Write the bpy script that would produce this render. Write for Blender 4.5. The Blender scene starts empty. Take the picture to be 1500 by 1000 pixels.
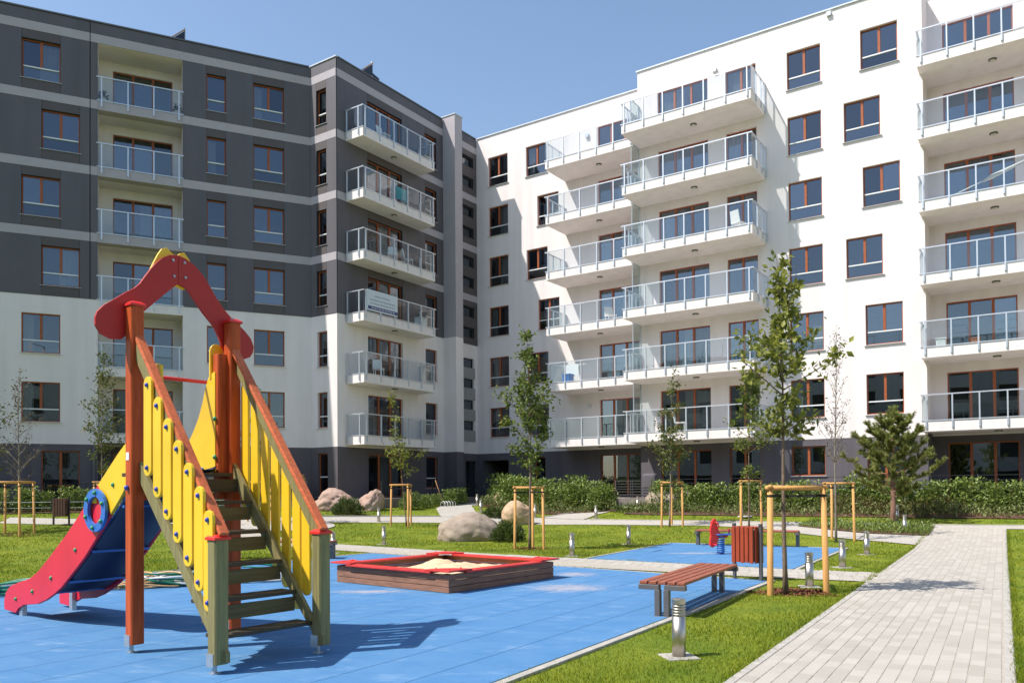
import bpy, math, random
import numpy as np
from mathutils import Vector, Matrix, noise
R = math.radians
scene = bpy.context.scene
col = scene.collection

# ------------------------------------------------------------------ camera
EYE = 1.65
cam_d = bpy.data.cameras.new('camera')
cam = bpy.data.objects.new('camera', cam_d)
col.objects.link(cam)
pp, rr = R(0.86353), R(0.42663)
Rp = np.array([[1, 0, 0], [0, math.cos(pp), math.sin(pp)], [0, -math.sin(pp), math.cos(pp)]])
Rr = np.array([[math.cos(rr), 0, -math.sin(rr)], [0, 1, 0], [math.sin(rr), 0, math.cos(rr)]])
CM = Rr @ Rp                                     # rows: right, forward, up
m = Matrix.Identity(4)
for i in range(3):
    m[i][0] = CM[0][i]; m[i][1] = CM[2][i]; m[i][2] = -CM[1][i]
m[2][3] = EYE
cam.matrix_world = m
cam_d.sensor_width = 36.0
cam_d.lens = 28.203
cam_d.shift_y = 0.13246
cam_d.clip_start = 0.1
cam_d.clip_end = 3000
scene.camera = cam

# ------------------------------------------------------------------ sky, sun, exposure
world = bpy.data.worlds.new('World')
scene.world = world
world.use_nodes = True
wn = world.node_tree
for n in list(wn.nodes): wn.nodes.remove(n)
sky = wn.nodes.new('ShaderNodeTexSky')
sky.sky_type = 'NISHITA'
sky.sun_disc = False
sky.sun_elevation = R(54)
SUN_H = (-0.9418, -0.3363)
sky.sun_rotation = math.atan2(SUN_H[0], SUN_H[1]) % (2 * math.pi)
sky.altitude = 100
sky.air_density = 1.2
sky.dust_density = 0.9
sky.ozone_density = 1.5
bg = wn.nodes.new('ShaderNodeBackground')
bg.inputs['Strength'].default_value = 0.15
wo = wn.nodes.new('ShaderNodeOutputWorld')
wn.links.new(sky.outputs['Color'], bg.inputs['Color'])
wn.links.new(bg.outputs['Background'], wo.inputs['Surface'])

sun_d = bpy.data.lights.new('sun', 'SUN')
sun_d.energy = 4.9
sun_d.angle = R(0.5)
sun_d.color = (1.0, 0.955, 0.88)
sun = bpy.data.objects.new('sun', sun_d)
col.objects.link(sun)
ce = math.cos(R(54))
sun.rotation_euler = Vector((SUN_H[0] * ce, SUN_H[1] * ce, math.sin(R(54)))).to_track_quat('Z', 'Y').to_euler()
sun.location = (-20, -8, 40)

vs = scene.view_settings
vs.view_transform = 'Standard'
vs.look = 'None'
vs.gamma = 1
vs.exposure = 0.36
try: vs.use_curve_mapping = False
except Exception: pass
scene.cycles.max_bounces = 8
scene.cycles.transparent_max_bounces = 16

# ------------------------------------------------------------------ materials
def nodes(name):
    mt = bpy.data.materials.new(name)
    mt.use_nodes = True
    return mt, mt.node_tree, mt.node_tree.nodes['Principled BSDF']

def mat(name, c, rough=0.7, var=0.12, scale=6.0, stretch=(1, 1, 1), bump=0.0, bscale=40.0, metal=0.0, c2=None, spec=0.5, coords='Object', dirt=0.0, streak=False):
    """plain procedural surface: two tones mixed by noise, optional grain stretch, relief and dirt"""
    mt, t, b = nodes(name)
    tc = t.nodes.new('ShaderNodeTexCoord')
    mp = t.nodes.new('ShaderNodeMapping'); mp.inputs['Scale'].default_value = stretch
    t.links.new(tc.outputs[coords], mp.inputs['Vector'])
    nz = t.nodes.new('ShaderNodeTexNoise'); nz.inputs['Scale'].default_value = scale; nz.inputs['Detail'].default_value = 6
    nz.inputs['Roughness'].default_value = 0.6
    t.links.new(mp.outputs['Vector'], nz.inputs['Vector'])
    rp = t.nodes.new('ShaderNodeValToRGB')
    a = [max(0, x * (1 - var)) for x in c]; d = [min(1, x * (1 + var)) for x in (c2 or c)]
    rp.color_ramp.elements[0].position = 0.3; rp.color_ramp.elements[1].position = 0.7
    rp.color_ramp.elements[0].color = (*a, 1); rp.color_ramp.elements[1].color = (*d, 1)
    t.links.new(nz.outputs['Fac'], rp.inputs['Fac'])
    out = rp.outputs['Color']
    if dirt > 0:
        n2 = t.nodes.new('ShaderNodeTexNoise'); n2.inputs['Scale'].default_value = 1.3; n2.inputs['Detail'].default_value = 8
        if streak:
            m2 = t.nodes.new('ShaderNodeMapping'); m2.inputs['Scale'].default_value = (1.6, 1.6, .10); t.links.new(tc.outputs[coords], m2.inputs['Vector']); t.links.new(m2.outputs[0], n2.inputs['Vector'])
        else: t.links.new(tc.outputs[coords], n2.inputs['Vector'])
        r2 = t.nodes.new('ShaderNodeMapRange'); r2.inputs[1].default_value = 0.45; r2.inputs[2].default_value = 0.75
        r2.inputs[3].default_value = 1.0; r2.inputs[4].default_value = 1.0 - dirt
        t.links.new(n2.outputs['Fac'], r2.inputs[0])
        mx = t.nodes.new('ShaderNodeMix'); mx.data_type = 'RGBA'; mx.blend_type = 'MULTIPLY'; mx.inputs[0].default_value = 1
        t.links.new(out, mx.inputs[6]); t.links.new(r2.outputs[0], mx.inputs[7])
        out = mx.outputs[2]
    t.links.new(out, b.inputs['Base Color'])
    b.inputs['Roughness'].default_value = rough
    b.inputs['Metallic'].default_value = metal
    b.inputs['Specular IOR Level'].default_value = spec
    if bump > 0:
        n3 = t.nodes.new('ShaderNodeTexNoise'); n3.inputs['Scale'].default_value = bscale; n3.inputs['Detail'].default_value = 5
        t.links.new(mp.outputs['Vector'], n3.inputs['Vector'])
        bp = t.nodes.new('ShaderNodeBump'); bp.inputs['Strength'].default_value = bump; bp.inputs['Distance'].default_value = 0.01
        t.links.new(n3.outputs['Fac'], bp.inputs['Height'])
        t.links.new(bp.outputs['Normal'], b.inputs['Normal'])
    return mt

def leafmat(name, ca, cb, trans=0.35, rough=0.5, rim=None):
    """leaf: colour varies leaf by leaf with the 'rnd' attribute, thin translucency"""
    mt, t, b = nodes(name)
    at = t.nodes.new('ShaderNodeAttribute'); at.attribute_name = 'rnd'
    rp = t.nodes.new('ShaderNodeValToRGB')
    rp.color_ramp.elements[0].color = (*ca, 1); rp.color_ramp.elements[1].color = (*cb, 1)
    if rim:
        e = rp.color_ramp.elements.new(0.93); e.color = (*cb, 1)
        rp.color_ramp.elements[-1].color = (*rim, 1)
    t.links.new(at.outputs['Fac'], rp.inputs['Fac'])
    t.links.new(rp.outputs['Color'], b.inputs['Base Color'])
    b.inputs['Roughness'].default_value = rough
    b.inputs['Specular IOR Level'].default_value = 0.4
    tr = t.nodes.new('ShaderNodeBsdfTranslucent')
    t.links.new(rp.outputs['Color'], tr.inputs['Color'])
    mx = t.nodes.new('ShaderNodeMixShader'); mx.inputs[0].default_value = trans
    t.links.new(b.outputs[0], mx.inputs[1]); t.links.new(tr.outputs[0], mx.inputs[2])
    t.links.new(mx.outputs[0], t.nodes['Material Output'].inputs['Surface'])
    return mt

def glassmat(name, tint, base, ior=1.5, gloss=(1, 1, 1)):
    """sheet glass: tinted see-through plus a mirror part that grows with the angle"""
    mt, t, b = nodes(name)
    t.nodes.remove(b)
    tr = t.nodes.new('ShaderNodeBsdfTransparent'); tr.inputs[0].default_value = (*tint, 1)
    gl = t.nodes.new('ShaderNodeBsdfGlossy'); gl.inputs['Roughness'].default_value = 0.0; gl.inputs['Color'].default_value = (*gloss, 1)
    ge = t.nodes.new('ShaderNodeNewGeometry'); dt = t.nodes.new('ShaderNodeVectorMath'); dt.operation = 'DOT_PRODUCT'
    t.links.new(ge.outputs['Normal'], dt.inputs[0]); t.links.new(ge.outputs['Incoming'], dt.inputs[1])
    def mth(op, x, y):
        q = t.nodes.new('ShaderNodeMath'); q.operation = op; q.use_clamp = True
        for i, w in enumerate((x, y)):
            if isinstance(w, (int, float)): q.inputs[i].default_value = w
            elif w is not None: t.links.new(w, q.inputs[i])
        return q.outputs[0]
    c = mth('ABSOLUTE', dt.outputs['Value'], None); p5 = mth('POWER', mth('SUBTRACT', 1.0, c), 5.0)
    oi = t.nodes.new('ShaderNodeObjectInfo')
    fac = mth('ADD', mth('MULTIPLY', p5, 1.0 - base), mth('ADD', base * .75, mth('MULTIPLY', oi.outputs['Random'], base * .6)))
    # slightly wavy panes
    tc = t.nodes.new('ShaderNodeTexCoord'); nz = t.nodes.new('ShaderNodeTexNoise'); nz.inputs['Scale'].default_value = 1.1; nz.inputs['Detail'].default_value = 0
    t.links.new(tc.outputs['Object'], nz.inputs['Vector'])
    bp = t.nodes.new('ShaderNodeBump'); bp.inputs['Strength'].default_value = 0.02; bp.inputs['Distance'].default_value = 0.05
    t.links.new(nz.outputs['Fac'], bp.inputs['Height']); t.links.new(bp.outputs[0], gl.inputs['Normal'])
    mx = t.nodes.new('ShaderNodeMixShader')
    t.links.new(fac, mx.inputs[0]); t.links.new(tr.outputs[0], mx.inputs[1]); t.links.new(gl.outputs[0], mx.inputs[2])
    t.links.new(mx.outputs[0], t.nodes['Material Output'].inputs['Surface'])
    return mt

M = {}
M['white_plaster'] = mat('white_plaster', (0.80, 0.725, 0.71), 0.9, 0.02, 1.5, bump=0.12, bscale=60, dirt=0.10, streak=True)
M['dark_plaster'] = mat('dark_plaster', (0.112, 0.098, 0.11), 0.85, 0.06, 2.0, bump=0.12, bscale=60, dirt=.2, streak=True)
M['panel_grey'] = mat('panel_grey', (0.105, 0.095, 0.107), 0.6, 0.05, 1.2, dirt=.15, streak=True)
M['panel_brown'] = mat('panel_brown', (0.090, 0.074, 0.074), 0.6, 0.05, 1.2)
M['joint_dark'] = mat('joint_dark', (0.03, 0.03, 0.035), 0.9, 0.05)
M['band_grey'] = mat('band_grey', (0.41, 0.37, 0.39), 0.8, 0.04, 3)
M['spandrel'] = mat('spandrel', (0.30, 0.29, 0.285), 0.8, 0.05, 3)
M['coping'] = mat('coping', (0.55, 0.57, 0.6), 0.4, 0.03, 3, metal=0.3)
M['coping_dark'] = mat('coping_dark', (0.12, 0.12, 0.14), 0.5, 0.03, 3)
M['roof_felt'] = mat('roof_felt', (0.1, 0.1, 0.1), 0.95)
M['window_wood'] = mat('window_wood', (0.33, 0.085, 0.025), 0.5, 0.2, 10, (6, 6, 0.6), spec=0.4)
M['window_white'] = mat('window_white', (0.75, 0.75, 0.76), 0.4, 0.03)
M['sill_metal'] = mat('sill_metal', (0.6, 0.6, 0.62), 0.4, 0.04, metal=0.4)
M['pane'] = glassmat('pane', (0.62, 0.65, 0.66), 0.12, 1.5, (0.80, 0.88, 1.0))
M['rail_glass'] = glassmat('rail_glass', (0.88, 0.91, 0.915), 0.04, 1.45)
M['screen_glass'] = glassmat('screen_glass', (0.78, 0.85, 0.845), 0.06, 1.5)
M['rail_metal'] = mat('rail_metal', (0.62, 0.64, 0.68), 0.38, 0.04, 8, metal=0.55)
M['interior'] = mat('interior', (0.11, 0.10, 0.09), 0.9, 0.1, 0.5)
M['curtain'] = mat('curtain', (0.62, 0.6, 0.57), 0.9, 0.12, 6, (8, 8, 0.3))
M['lamp_glass'] = mat('lamp_glass', (0.6, 0.58, 0.5), 0.3, 0.03)
M['lamp_rim'] = mat('lamp_rim', (0.1, 0.09, 0.08), 0.4, 0.03)
M['black_metal'] = mat('black_metal', (0.03, 0.03, 0.033), 0.45, 0.05)
M['concrete'] = mat('concrete', (0.36, 0.34, 0.32), 0.9, 0.12, 5, bump=0.2, bscale=50, dirt=0.25)
M['concrete_dark'] = mat('concrete_dark', (0.2, 0.17, 0.15), 0.9, 0.15, 5, bump=0.2, bscale=50)
M['kerb'] = mat('kerb', (0.40, 0.37, 0.33), 0.9, 0.14, 7, bump=0.25, bscale=60, dirt=0.25)
M['paver'] = None
M['steel'] = mat('steel', (0.52, 0.48, 0.43), 0.40, 0.07, 3, (30, 30, 0.4), metal=1.0)
M['steel_dark'] = mat('steel_dark', (0.09, 0.085, 0.085), 0.5, 0.05)
M['zinc'] = mat('zinc', (0.5, 0.53, 0.56), 0.42, 0.14, 14, metal=0.7)
M['bench_paint'] = mat('bench_paint', (0.15, 0.14, 0.135), 0.45, 0.06, 6, metal=0.3)
M['bench_wood'] = mat('bench_wood', (0.30, 0.085, 0.045), 0.5, 0.25, 5, (0.6, 9, 9), bump=0.08, bscale=12)
M['bin_wood'] = mat('bin_wood', (0.33, 0.055, 0.02), 0.5, 0.25, 5, (9, 9, 0.6), bump=0.08, bscale=12, spec=.3)
M['bin_dark'] = mat('bin_dark', (0.10, 0.045, 0.03), 0.6, 0.2, 5, (9, 9, 0.6))
M['post_red'] = mat('post_red', (0.52, 0.088, 0.022), 0.5, 0.3, 4, (9, 9, 0.5), bump=0.1, bscale=9, spec=.25, dirt=.25)
M['rail_red'] = mat('rail_red', (0.60, 0.145, 0.055), 0.5, 0.25, 4, (0.5, 9, 9), bump=0.1, bscale=9, spec=.3, dirt=.25)
M['wood_olive'] = mat('wood_olive', (0.235, 0.20, 0.075), 0.65, 0.28, 4, (9, 9, 0.5), bump=0.12, bscale=9)
M['riser'] = mat('riser', (0.13, 0.105, 0.042), 0.65, 0.28, 4, (9, 0.5, 9), bump=0.12, bscale=9)  # olive wood darkened: shade on the stairs is put into the colour
M['tread'] = mat('tread', (0.055, 0.04, 0.022), 0.6, 0.3, 4, (9, 0.6, 9), bump=0.12, bscale=9)  # shade lying on the treads is put into this base colour
M['yellow'] = mat('yellow', (0.90, 0.56, 0.022), 0.42, 0.04, 3, dirt=0.16)
M['crimson'] = mat('crimson', (0.73, 0.018, 0.050), 0.42, 0.04, 3, dirt=0.2)
M['red_board'] = mat('red_board', (0.47, 0.014, 0.011), 0.5, 0.05, 3)
M['red_cap'] = mat('red_cap', (0.72, 0.03, 0.025), 0.35, 0.05, 3)
M['red_seat'] = mat('red_seat', (0.60, 0.035, 0.03), 0.5, 0.18, 3, dirt=0.2)
M['blue_plastic'] = mat('blue_plastic', (0.022, 0.15, 0.50), 0.36, 0.05, 3)
M['blue_shaded'] = mat('blue_shaded', (0.010, 0.014, 0.05), 0.5, 0.1, 3)  # chute blue with the shade between the slide sides put into its colour
M['green_plastic'] = mat('green_plastic', (0.05, 0.3, 0.12), 0.4, 0.05)
M['cap_blue'] = mat('cap_blue', (0.03, 0.08, 0.4), 0.3, 0.05)
M['box_wood'] = mat('box_wood', (0.27, 0.13, 0.08), 0.75, 0.3, 4, (1.2, 1.2, 14), bump=0.15, bscale=8, dirt=0.2)
M['box_dark'] = mat('box_dark', (0.085, 0.04, 0.028), 0.75, 0.3, 4, (1.2, 1.2, 14), bump=0.15, bscale=8)
M['sand'] = mat('sand', (0.62, 0.45, 0.28), 1.0, 0.2, 12, bump=0.5, bscale=60)
M['stake'] = mat('stake', (0.56, 0.29, 0.085), 0.7, 0.22, 5, (8, 8, 0.7), bump=0.15, bscale=10)
M['strap'] = mat('strap', (0.012, 0.012, 0.012), 0.8)
M['bark'] = mat('bark', (0.17, 0.12, 0.085), 0.95, 0.4, 20, (1, 1, 0.5), bump=0.5, bscale=40)
M['bark_pale'] = mat('bark_pale', (0.22, 0.18, 0.14), 0.95, 0.35, 20, (1, 1, 0.5), bump=0.5, bscale=40)
M['bark_pine'] = mat('bark_pine', (0.24, 0.13, 0.09), 0.95, 0.4, 20, (1, 1, 0.5), bump=0.6, bscale=30)
M['mulch'] = mat('mulch', (0.13, 0.065, 0.04), 1.0, 0.5, 30, bump=0.6, bscale=50)
M['hose_green'] = mat('hose_green', (0.02, 0.20, 0.12), 0.4)
M['hose_white'] = mat('hose_white', (0.6, 0.6, 0.6), 0.4)
M['hose_orange'] = mat('hose_orange', (0.62, 0.36, 0.16), 0.45)
M['hose_dark'] = mat('hose_dark', (0.05, 0.06, 0.06), 0.4)
M['pallet'] = mat('pallet', (0.45, 0.24, 0.1), 0.8, 0.25, 6, (1, 8, 8))
M['white_paint'] = mat('white_paint', (0.78, 0.78, 0.76), 0.5, 0.03)
M['banner_white'] = mat('banner_white', (0.62, 0.66, 0.72), 0.6, 0.03, 2)
M['banner_navy'] = mat('banner_navy', (0.03, 0.04, 0.16), 0.6)
M['banner_grey'] = mat('banner_grey', (0.27, 0.3, 0.38), 0.6)
M['banner_blue'] = mat('banner_blue', (0.08, 0.2, 0.5), 0.6)
M['solar'] = mat('solar', (0.02, 0.025, 0.04), 0.3)
M['sticker'] = mat('sticker', (0.75, 0.76, 0.78), 0.5)
M['terracotta'] = mat('terracotta', (0.42, 0.17, 0.09), 0.8)
M['teal_cloth'] = mat('teal_cloth', (0.12, 0.42, 0.47), 0.9)
M['leaf_a'] = leafmat('leaf_a', (0.09, 0.115, 0.018), (0.34, 0.35, 0.06), 0.42)
M['leaf_b'] = leafmat('leaf_b', (0.065, 0.10, 0.016), (0.22, 0.26, 0.045), 0.38)
M['leaf_c'] = leafmat('leaf_c', (0.055, 0.085, 0.018), (0.19, 0.21, 0.045), 0.35, rim=(0.30, 0.17, 0.06))
M['leaf_dry'] = leafmat('leaf_dry', (0.07, 0.045, 0.02), (0.12, 0.10, 0.035), 0.25)
M['leaf_hedge'] = leafmat('leaf_hedge', (0.085, 0.14, 0.022), (0.30, 0.37, 0.09), 0.3, rough=0.35)
M['leaf_cover'] = leafmat('leaf_cover', (0.09, 0.115, 0.03), (0.26, 0.29, 0.10), 0.25)
M['leaf_rust'] = leafmat('leaf_rust', (0.08, 0.06, 0.02), (0.18, 0.12, 0.045), 0.25)
M['needle_pine'] = leafmat('needle_pine', (0.11, 0.13, 0.03), (0.32, 0.34, 0.09), 0.12)
M['needle_juniper'] = leafmat('needle_juniper', (0.035, 0.06, 0.014), (0.13, 0.165, 0.035), 0.12)
M['chip'] = leafmat('chip', (0.07, 0.024, 0.012), (0.24, 0.09, 0.045), 0.0, rough=0.95)

def grassmat(name, blade):
    """lawn: large soft patches of yellower and greener turf"""
    mt, t, b = nodes(name)
    ge = t.nodes.new('ShaderNodeNewGeometry')
    n1 = t.nodes.new('ShaderNodeTexNoise'); n1.inputs['Scale'].default_value = 0.9; n1.inputs['Detail'].default_value = 5
    n2 = t.nodes.new('ShaderNodeTexNoise'); n2.inputs['Scale'].default_value = 9.0; n2.inputs['Detail'].default_value = 4
    t.links.new(ge.outputs['Position'], n1.inputs['Vector']); t.links.new(ge.outputs['Position'], n2.inputs['Vector'])
    rp = t.nodes.new('ShaderNodeValToRGB')
    rp.color_ramp.elements[0].position = 0.32; rp.color_ramp.elements[1].position = 0.7
    rp.color_ramp.elements[0].color = (0.11, 0.185, 0.010, 1); rp.color_ramp.elements[1].color = (0.30, 0.325, 0.024, 1)
    mx = t.nodes.new('ShaderNodeMix'); mx.data_type = 'FLOAT'; mx.inputs[0].default_value = 0.4
    t.links.new(n1.outputs['Fac'], mx.inputs[2]); t.links.new(n2.outputs['Fac'], mx.inputs[3])
    t.links.new(mx.outputs[0], rp.inputs['Fac'])
    if blade:
        at = t.nodes.new('ShaderNodeAttribute'); at.attribute_name = 'rnd'
        hs = t.nodes.new('ShaderNodeHueSaturation')
        mr = t.nodes.new('ShaderNodeMapRange'); mr.inputs[3].default_value = 0.55; mr.inputs[4].default_value = 1.45
        t.links.new(at.outputs['Fac'], mr.inputs[0]); t.links.new(mr.outputs[0], hs.inputs['Value'])
        mh = t.nodes.new('ShaderNodeMapRange'); mh.inputs[3].default_value = 0.515; mh.inputs[4].default_value = 0.48
        t.links.new(at.outputs['Fac'], mh.inputs[0]); t.links.new(mh.outputs[0], hs.inputs['Hue'])
        t.links.new(rp.outputs['Color'], hs.inputs['Color'])
        t.links.new(hs.outputs['Color'], b.inputs['Base Color'])
        tr = t.nodes.new('ShaderNodeBsdfTranslucent'); t.links.new(hs.outputs['Color'], tr.inputs['Color'])
        ms = t.nodes.new('ShaderNodeMixShader'); ms.inputs[0].default_value = 0.4
        t.links.new(b.outputs[0], ms.inputs[1]); t.links.new(tr.outputs[0], ms.inputs[2])
        t.links.new(ms.outputs[0], t.nodes['Material Output'].inputs['Surface'])
        b.inputs['Roughness'].default_value = 0.45
    else:
        hs = t.nodes.new('ShaderNodeHueSaturation'); hs.inputs['Value'].default_value = 0.8
        t.links.new(rp.outputs['Color'], hs.inputs['Color']); t.links.new(hs.outputs['Color'], b.inputs['Base Color'])
        b.inputs['Roughness'].default_value = 0.95
        n3 = t.nodes.new('ShaderNodeTexNoise'); n3.inputs['Scale'].default_value = 45; n3.inputs['Detail'].default_value = 4
        t.links.new(ge.outputs['Position'], n3.inputs['Vector'])
        bp = t.nodes.new('ShaderNodeBump'); bp.inputs['Strength'].default_value = 0.6; bp.inputs['Distance'].default_value = 0.04
        t.links.new(n3.outputs['Fac'], bp.inputs['Height']); t.links.new(bp.outputs[0], b.inputs['Normal'])
    b.inputs['Specular IOR Level'].default_value = 0.3
    return mt
M['turf'] = grassmat('turf', False)
M['grass'] = grassmat('grass', True)

def paver_mats():
    """pale concrete pavers: tone varies stone by stone"""
    mt, t, b = nodes('paver')
    oi = t.nodes.new('ShaderNodeObjectInfo'); at = t.nodes.new('ShaderNodeAttribute'); at.attribute_name = 'rnd'
    ad = t.nodes.new('ShaderNodeMath'); ad.operation = 'ADD'
    t.links.new(oi.outputs['Random'], ad.inputs[0]); t.links.new(at.outputs['Fac'], ad.inputs[1])
    fr = t.nodes.new('ShaderNodeMath'); fr.operation = 'FRACT'; t.links.new(ad.outputs[0], fr.inputs[0])
    ge = t.nodes.new('ShaderNodeNewGeometry')
    nz = t.nodes.new('ShaderNodeTexNoise'); nz.inputs['Scale'].default_value = 1.4; nz.inputs['Detail'].default_value = 8
    t.links.new(ge.outputs['Position'], nz.inputs['Vector'])
    mx = t.nodes.new('ShaderNodeMix'); mx.data_type = 'FLOAT'; mx.inputs[0].default_value = 0.5
    t.links.new(fr.outputs[0], mx.inputs[2]); t.links.new(nz.outputs['Fac'], mx.inputs[3])
    rp = t.nodes.new('ShaderNodeValToRGB')
    rp.color_ramp.elements[0].position = 0.1; rp.color_ramp.elements[1].position = 0.85
    rp.color_ramp.elements[0].color = (0.335, 0.30, 0.258, 1); rp.color_ramp.elements[1].color = (0.45, 0.415, 0.365, 1)
    t.links.new(mx.outputs[0], rp.inputs['Fac']); t.links.new(rp.outputs['Color'], b.inputs['Base Color'])
    b.inputs['Roughness'].default_value = 0.92
    n3 = t.nodes.new('ShaderNodeTexNoise'); n3.inputs['Scale'].default_value = 90; n3.inputs['Detail'].default_value = 4
    t.links.new(ge.outputs['Position'], n3.inputs['Vector'])
    bp = t.nodes.new('ShaderNodeBump'); bp.inputs['Strength'].default_value = 0.25; bp.inputs['Distance'].default_value = 0.006
    t.links.new(n3.outputs['Fac'], bp.inputs['Height']); t.links.new(bp.outputs[0], b.inputs['Normal'])
    return mt
M['paver'] = paver_mats()
M['path_sand'] = mat('path_sand', (0.38, 0.34, 0.285), 1.0, 0.2, 20, bump=0.3, coords='Object')

def path_far():
    """far paths: same pavers, too small to tell apart"""
    mt, t, b = nodes('path_far')
    tc = t.nodes.new('ShaderNodeTexCoord')
    br = t.nodes.new('ShaderNodeTexBrick'); br.inputs['Scale'].default_value = 1.0
    mp = t.nodes.new('ShaderNodeMapping'); mp.inputs['Rotation'].default_value = (0, 0, 0.56)
    t.links.new(tc.outputs['Object'], mp.inputs['Vector']); t.links.new(mp.outputs[0], br.inputs['Vector'])
    br.inputs['Brick Width'].default_value = 0.25; br.inputs['Row Height'].default_value = 0.125; br.inputs['Mortar Size'].default_value = 0.006
    br.inputs['Color1'].default_value = (0.38, 0.35, 0.315, 1); br.inputs['Color2'].default_value = (0.44, 0.41, 0.37, 1)
    br.inputs['Mortar'].default_value = (0.34, 0.30, 0.24, 1)
    t.links.new(br.outputs['Color'], b.inputs['Base Color']); b.inputs['Roughness'].default_value = 0.92
    return mt
M['path_far'] = path_far()

def rubber():
    """blue rubber tiles: scuffed, with pale worn streaks and blown sand near the sandbox"""
    mt, t, b = nodes('rubber')
    ge = t.nodes.new('ShaderNodeNewGeometry')
    def noi(s, d=6, rough=0.6):
        n = t.nodes.new('ShaderNodeTexNoise'); n.inputs['Scale'].default_value = s; n.inputs['Detail'].default_value = d; n.inputs['Roughness'].default_value = rough
        return n
    oi = t.nodes.new('ShaderNodeObjectInfo')
    n1 = noi(2.2); t.links.new(ge.outputs['Position'], n1.inputs['Vector'])
    mp = t.nodes.new('ShaderNodeMapping'); mp.inputs['Rotation'].default_value = (0, 0, 0.5); mp.inputs['Scale'].default_value = (1.1, 2.6, 1)
    t.links.new(ge.outputs['Position'], mp.inputs['Vector'])
    n2 = noi(1.7, 9, 0.68); t.links.new(mp.outputs[0], n2.inputs['Vector'])
    rp = t.nodes.new('ShaderNodeValToRGB')
    rp.color_ramp.elements[0].position = 0.25; rp.color_ramp.elements[1].position = 0.8
    rp.color_ramp.elements[0].color = (0.058, 0.178, 0.37, 1); rp.color_ramp.elements[1].color = (0.092, 0.225, 0.41, 1)
    av = t.nodes.new('ShaderNodeMix'); av.data_type = 'FLOAT'; av.inputs[0].default_value = 0.15
    t.links.new(n1.outputs['Fac'], av.inputs[2]); t.links.new(oi.outputs['Random'], av.inputs[3])
    t.links.new(av.outputs[0], rp.inputs['Fac'])
    r2 = t.nodes.new('ShaderNodeMapRange'); r2.inputs[1].default_value = 0.54; r2.inputs[2].default_value = 0.78; r2.inputs[4].default_value = 0.5
    t.links.new(n2.outputs['Fac'], r2.inputs[0])
    m1 = t.nodes.new('ShaderNodeMix'); m1.data_type = 'RGBA'
    t.links.new(r2.outputs[0], m1.inputs[0]); t.links.new(rp.outputs['Color'], m1.inputs[6]); m1.inputs[7].default_value = (0.33, 0.43, 0.56, 1)
    out = m1.outputs[2]
    # blown sand: patches around the sandbox and the spring rider
    for (cx, cy, sx, sy) in ((-2.3, 13.0, 0.95, 0.35), (0.9, 13.3, 1.0, 0.8), (4.6, 20.2, 1.1, 0.35), (1.2, 15.4, 0.6, 0.6)):
        vm = t.nodes.new('ShaderNodeMapping'); vm.inputs['Location'].default_value = (-cx / sx, -cy / sy, 0); vm.inputs['Scale'].default_value = (1 / sx, 1 / sy, 0)
        t.links.new(ge.outputs['Position'], vm.inputs['Vector'])
        ln = t.nodes.new('ShaderNodeVectorMath'); ln.operation = 'LENGTH'; t.links.new(vm.outputs[0], ln.inputs[0])
        n3 = noi(5.0, 8, 0.7); t.links.new(mp.outputs[0], n3.inputs['Vector'])
        sb = t.nodes.new('ShaderNodeMath'); sb.operation = 'SUBTRACT'
        ml = t.nodes.new('ShaderNodeMath'); ml.operation = 'MULTIPLY'; ml.inputs[1].default_value = 2.4
        t.links.new(n3.outputs['Fac'], ml.inputs[0]); t.links.new(ml.outputs[0], sb.inputs[0]); t.links.new(ln.outputs['Value'], sb.inputs[1])
        r3 = t.nodes.new('ShaderNodeMapRange'); r3.inputs[1].default_value = 0.45; r3.inputs[2].default_value = 0.95; r3.inputs[4].default_value = 0.5
        t.links.new(sb.outputs[0], r3.inputs[0])
        m2 = t.nodes.new('ShaderNodeMix'); m2.data_type = 'RGBA'
        t.links.new(r3.outputs[0], m2.inputs[0]); t.links.new(out, m2.inputs[6]); m2.inputs[7].default_value = (0.50, 0.41, 0.36, 1)
        out = m2.outputs[2]
    t.links.new(out, b.inputs['Base Color']); b.inputs['Roughness'].default_value = 0.85
    b.inputs['Specular IOR Level'].default_value = 0.3
    n4 = noi(160, 3); t.links.new(ge.outputs['Position'], n4.inputs['Vector'])
    bp = t.nodes.new('ShaderNodeBump'); bp.inputs['Strength'].default_value = 0.35; bp.inputs['Distance'].default_value = 0.004
    t.links.new(n4.outputs['Fac'], bp.inputs['Height']); t.links.new(bp.outputs[0], b.inputs['Normal'])
    return mt
M['rubber'] = rubber()
M['rubber_joint'] = mat('rubber_joint', (0.012, 0.04, 0.13), 0.9)

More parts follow.
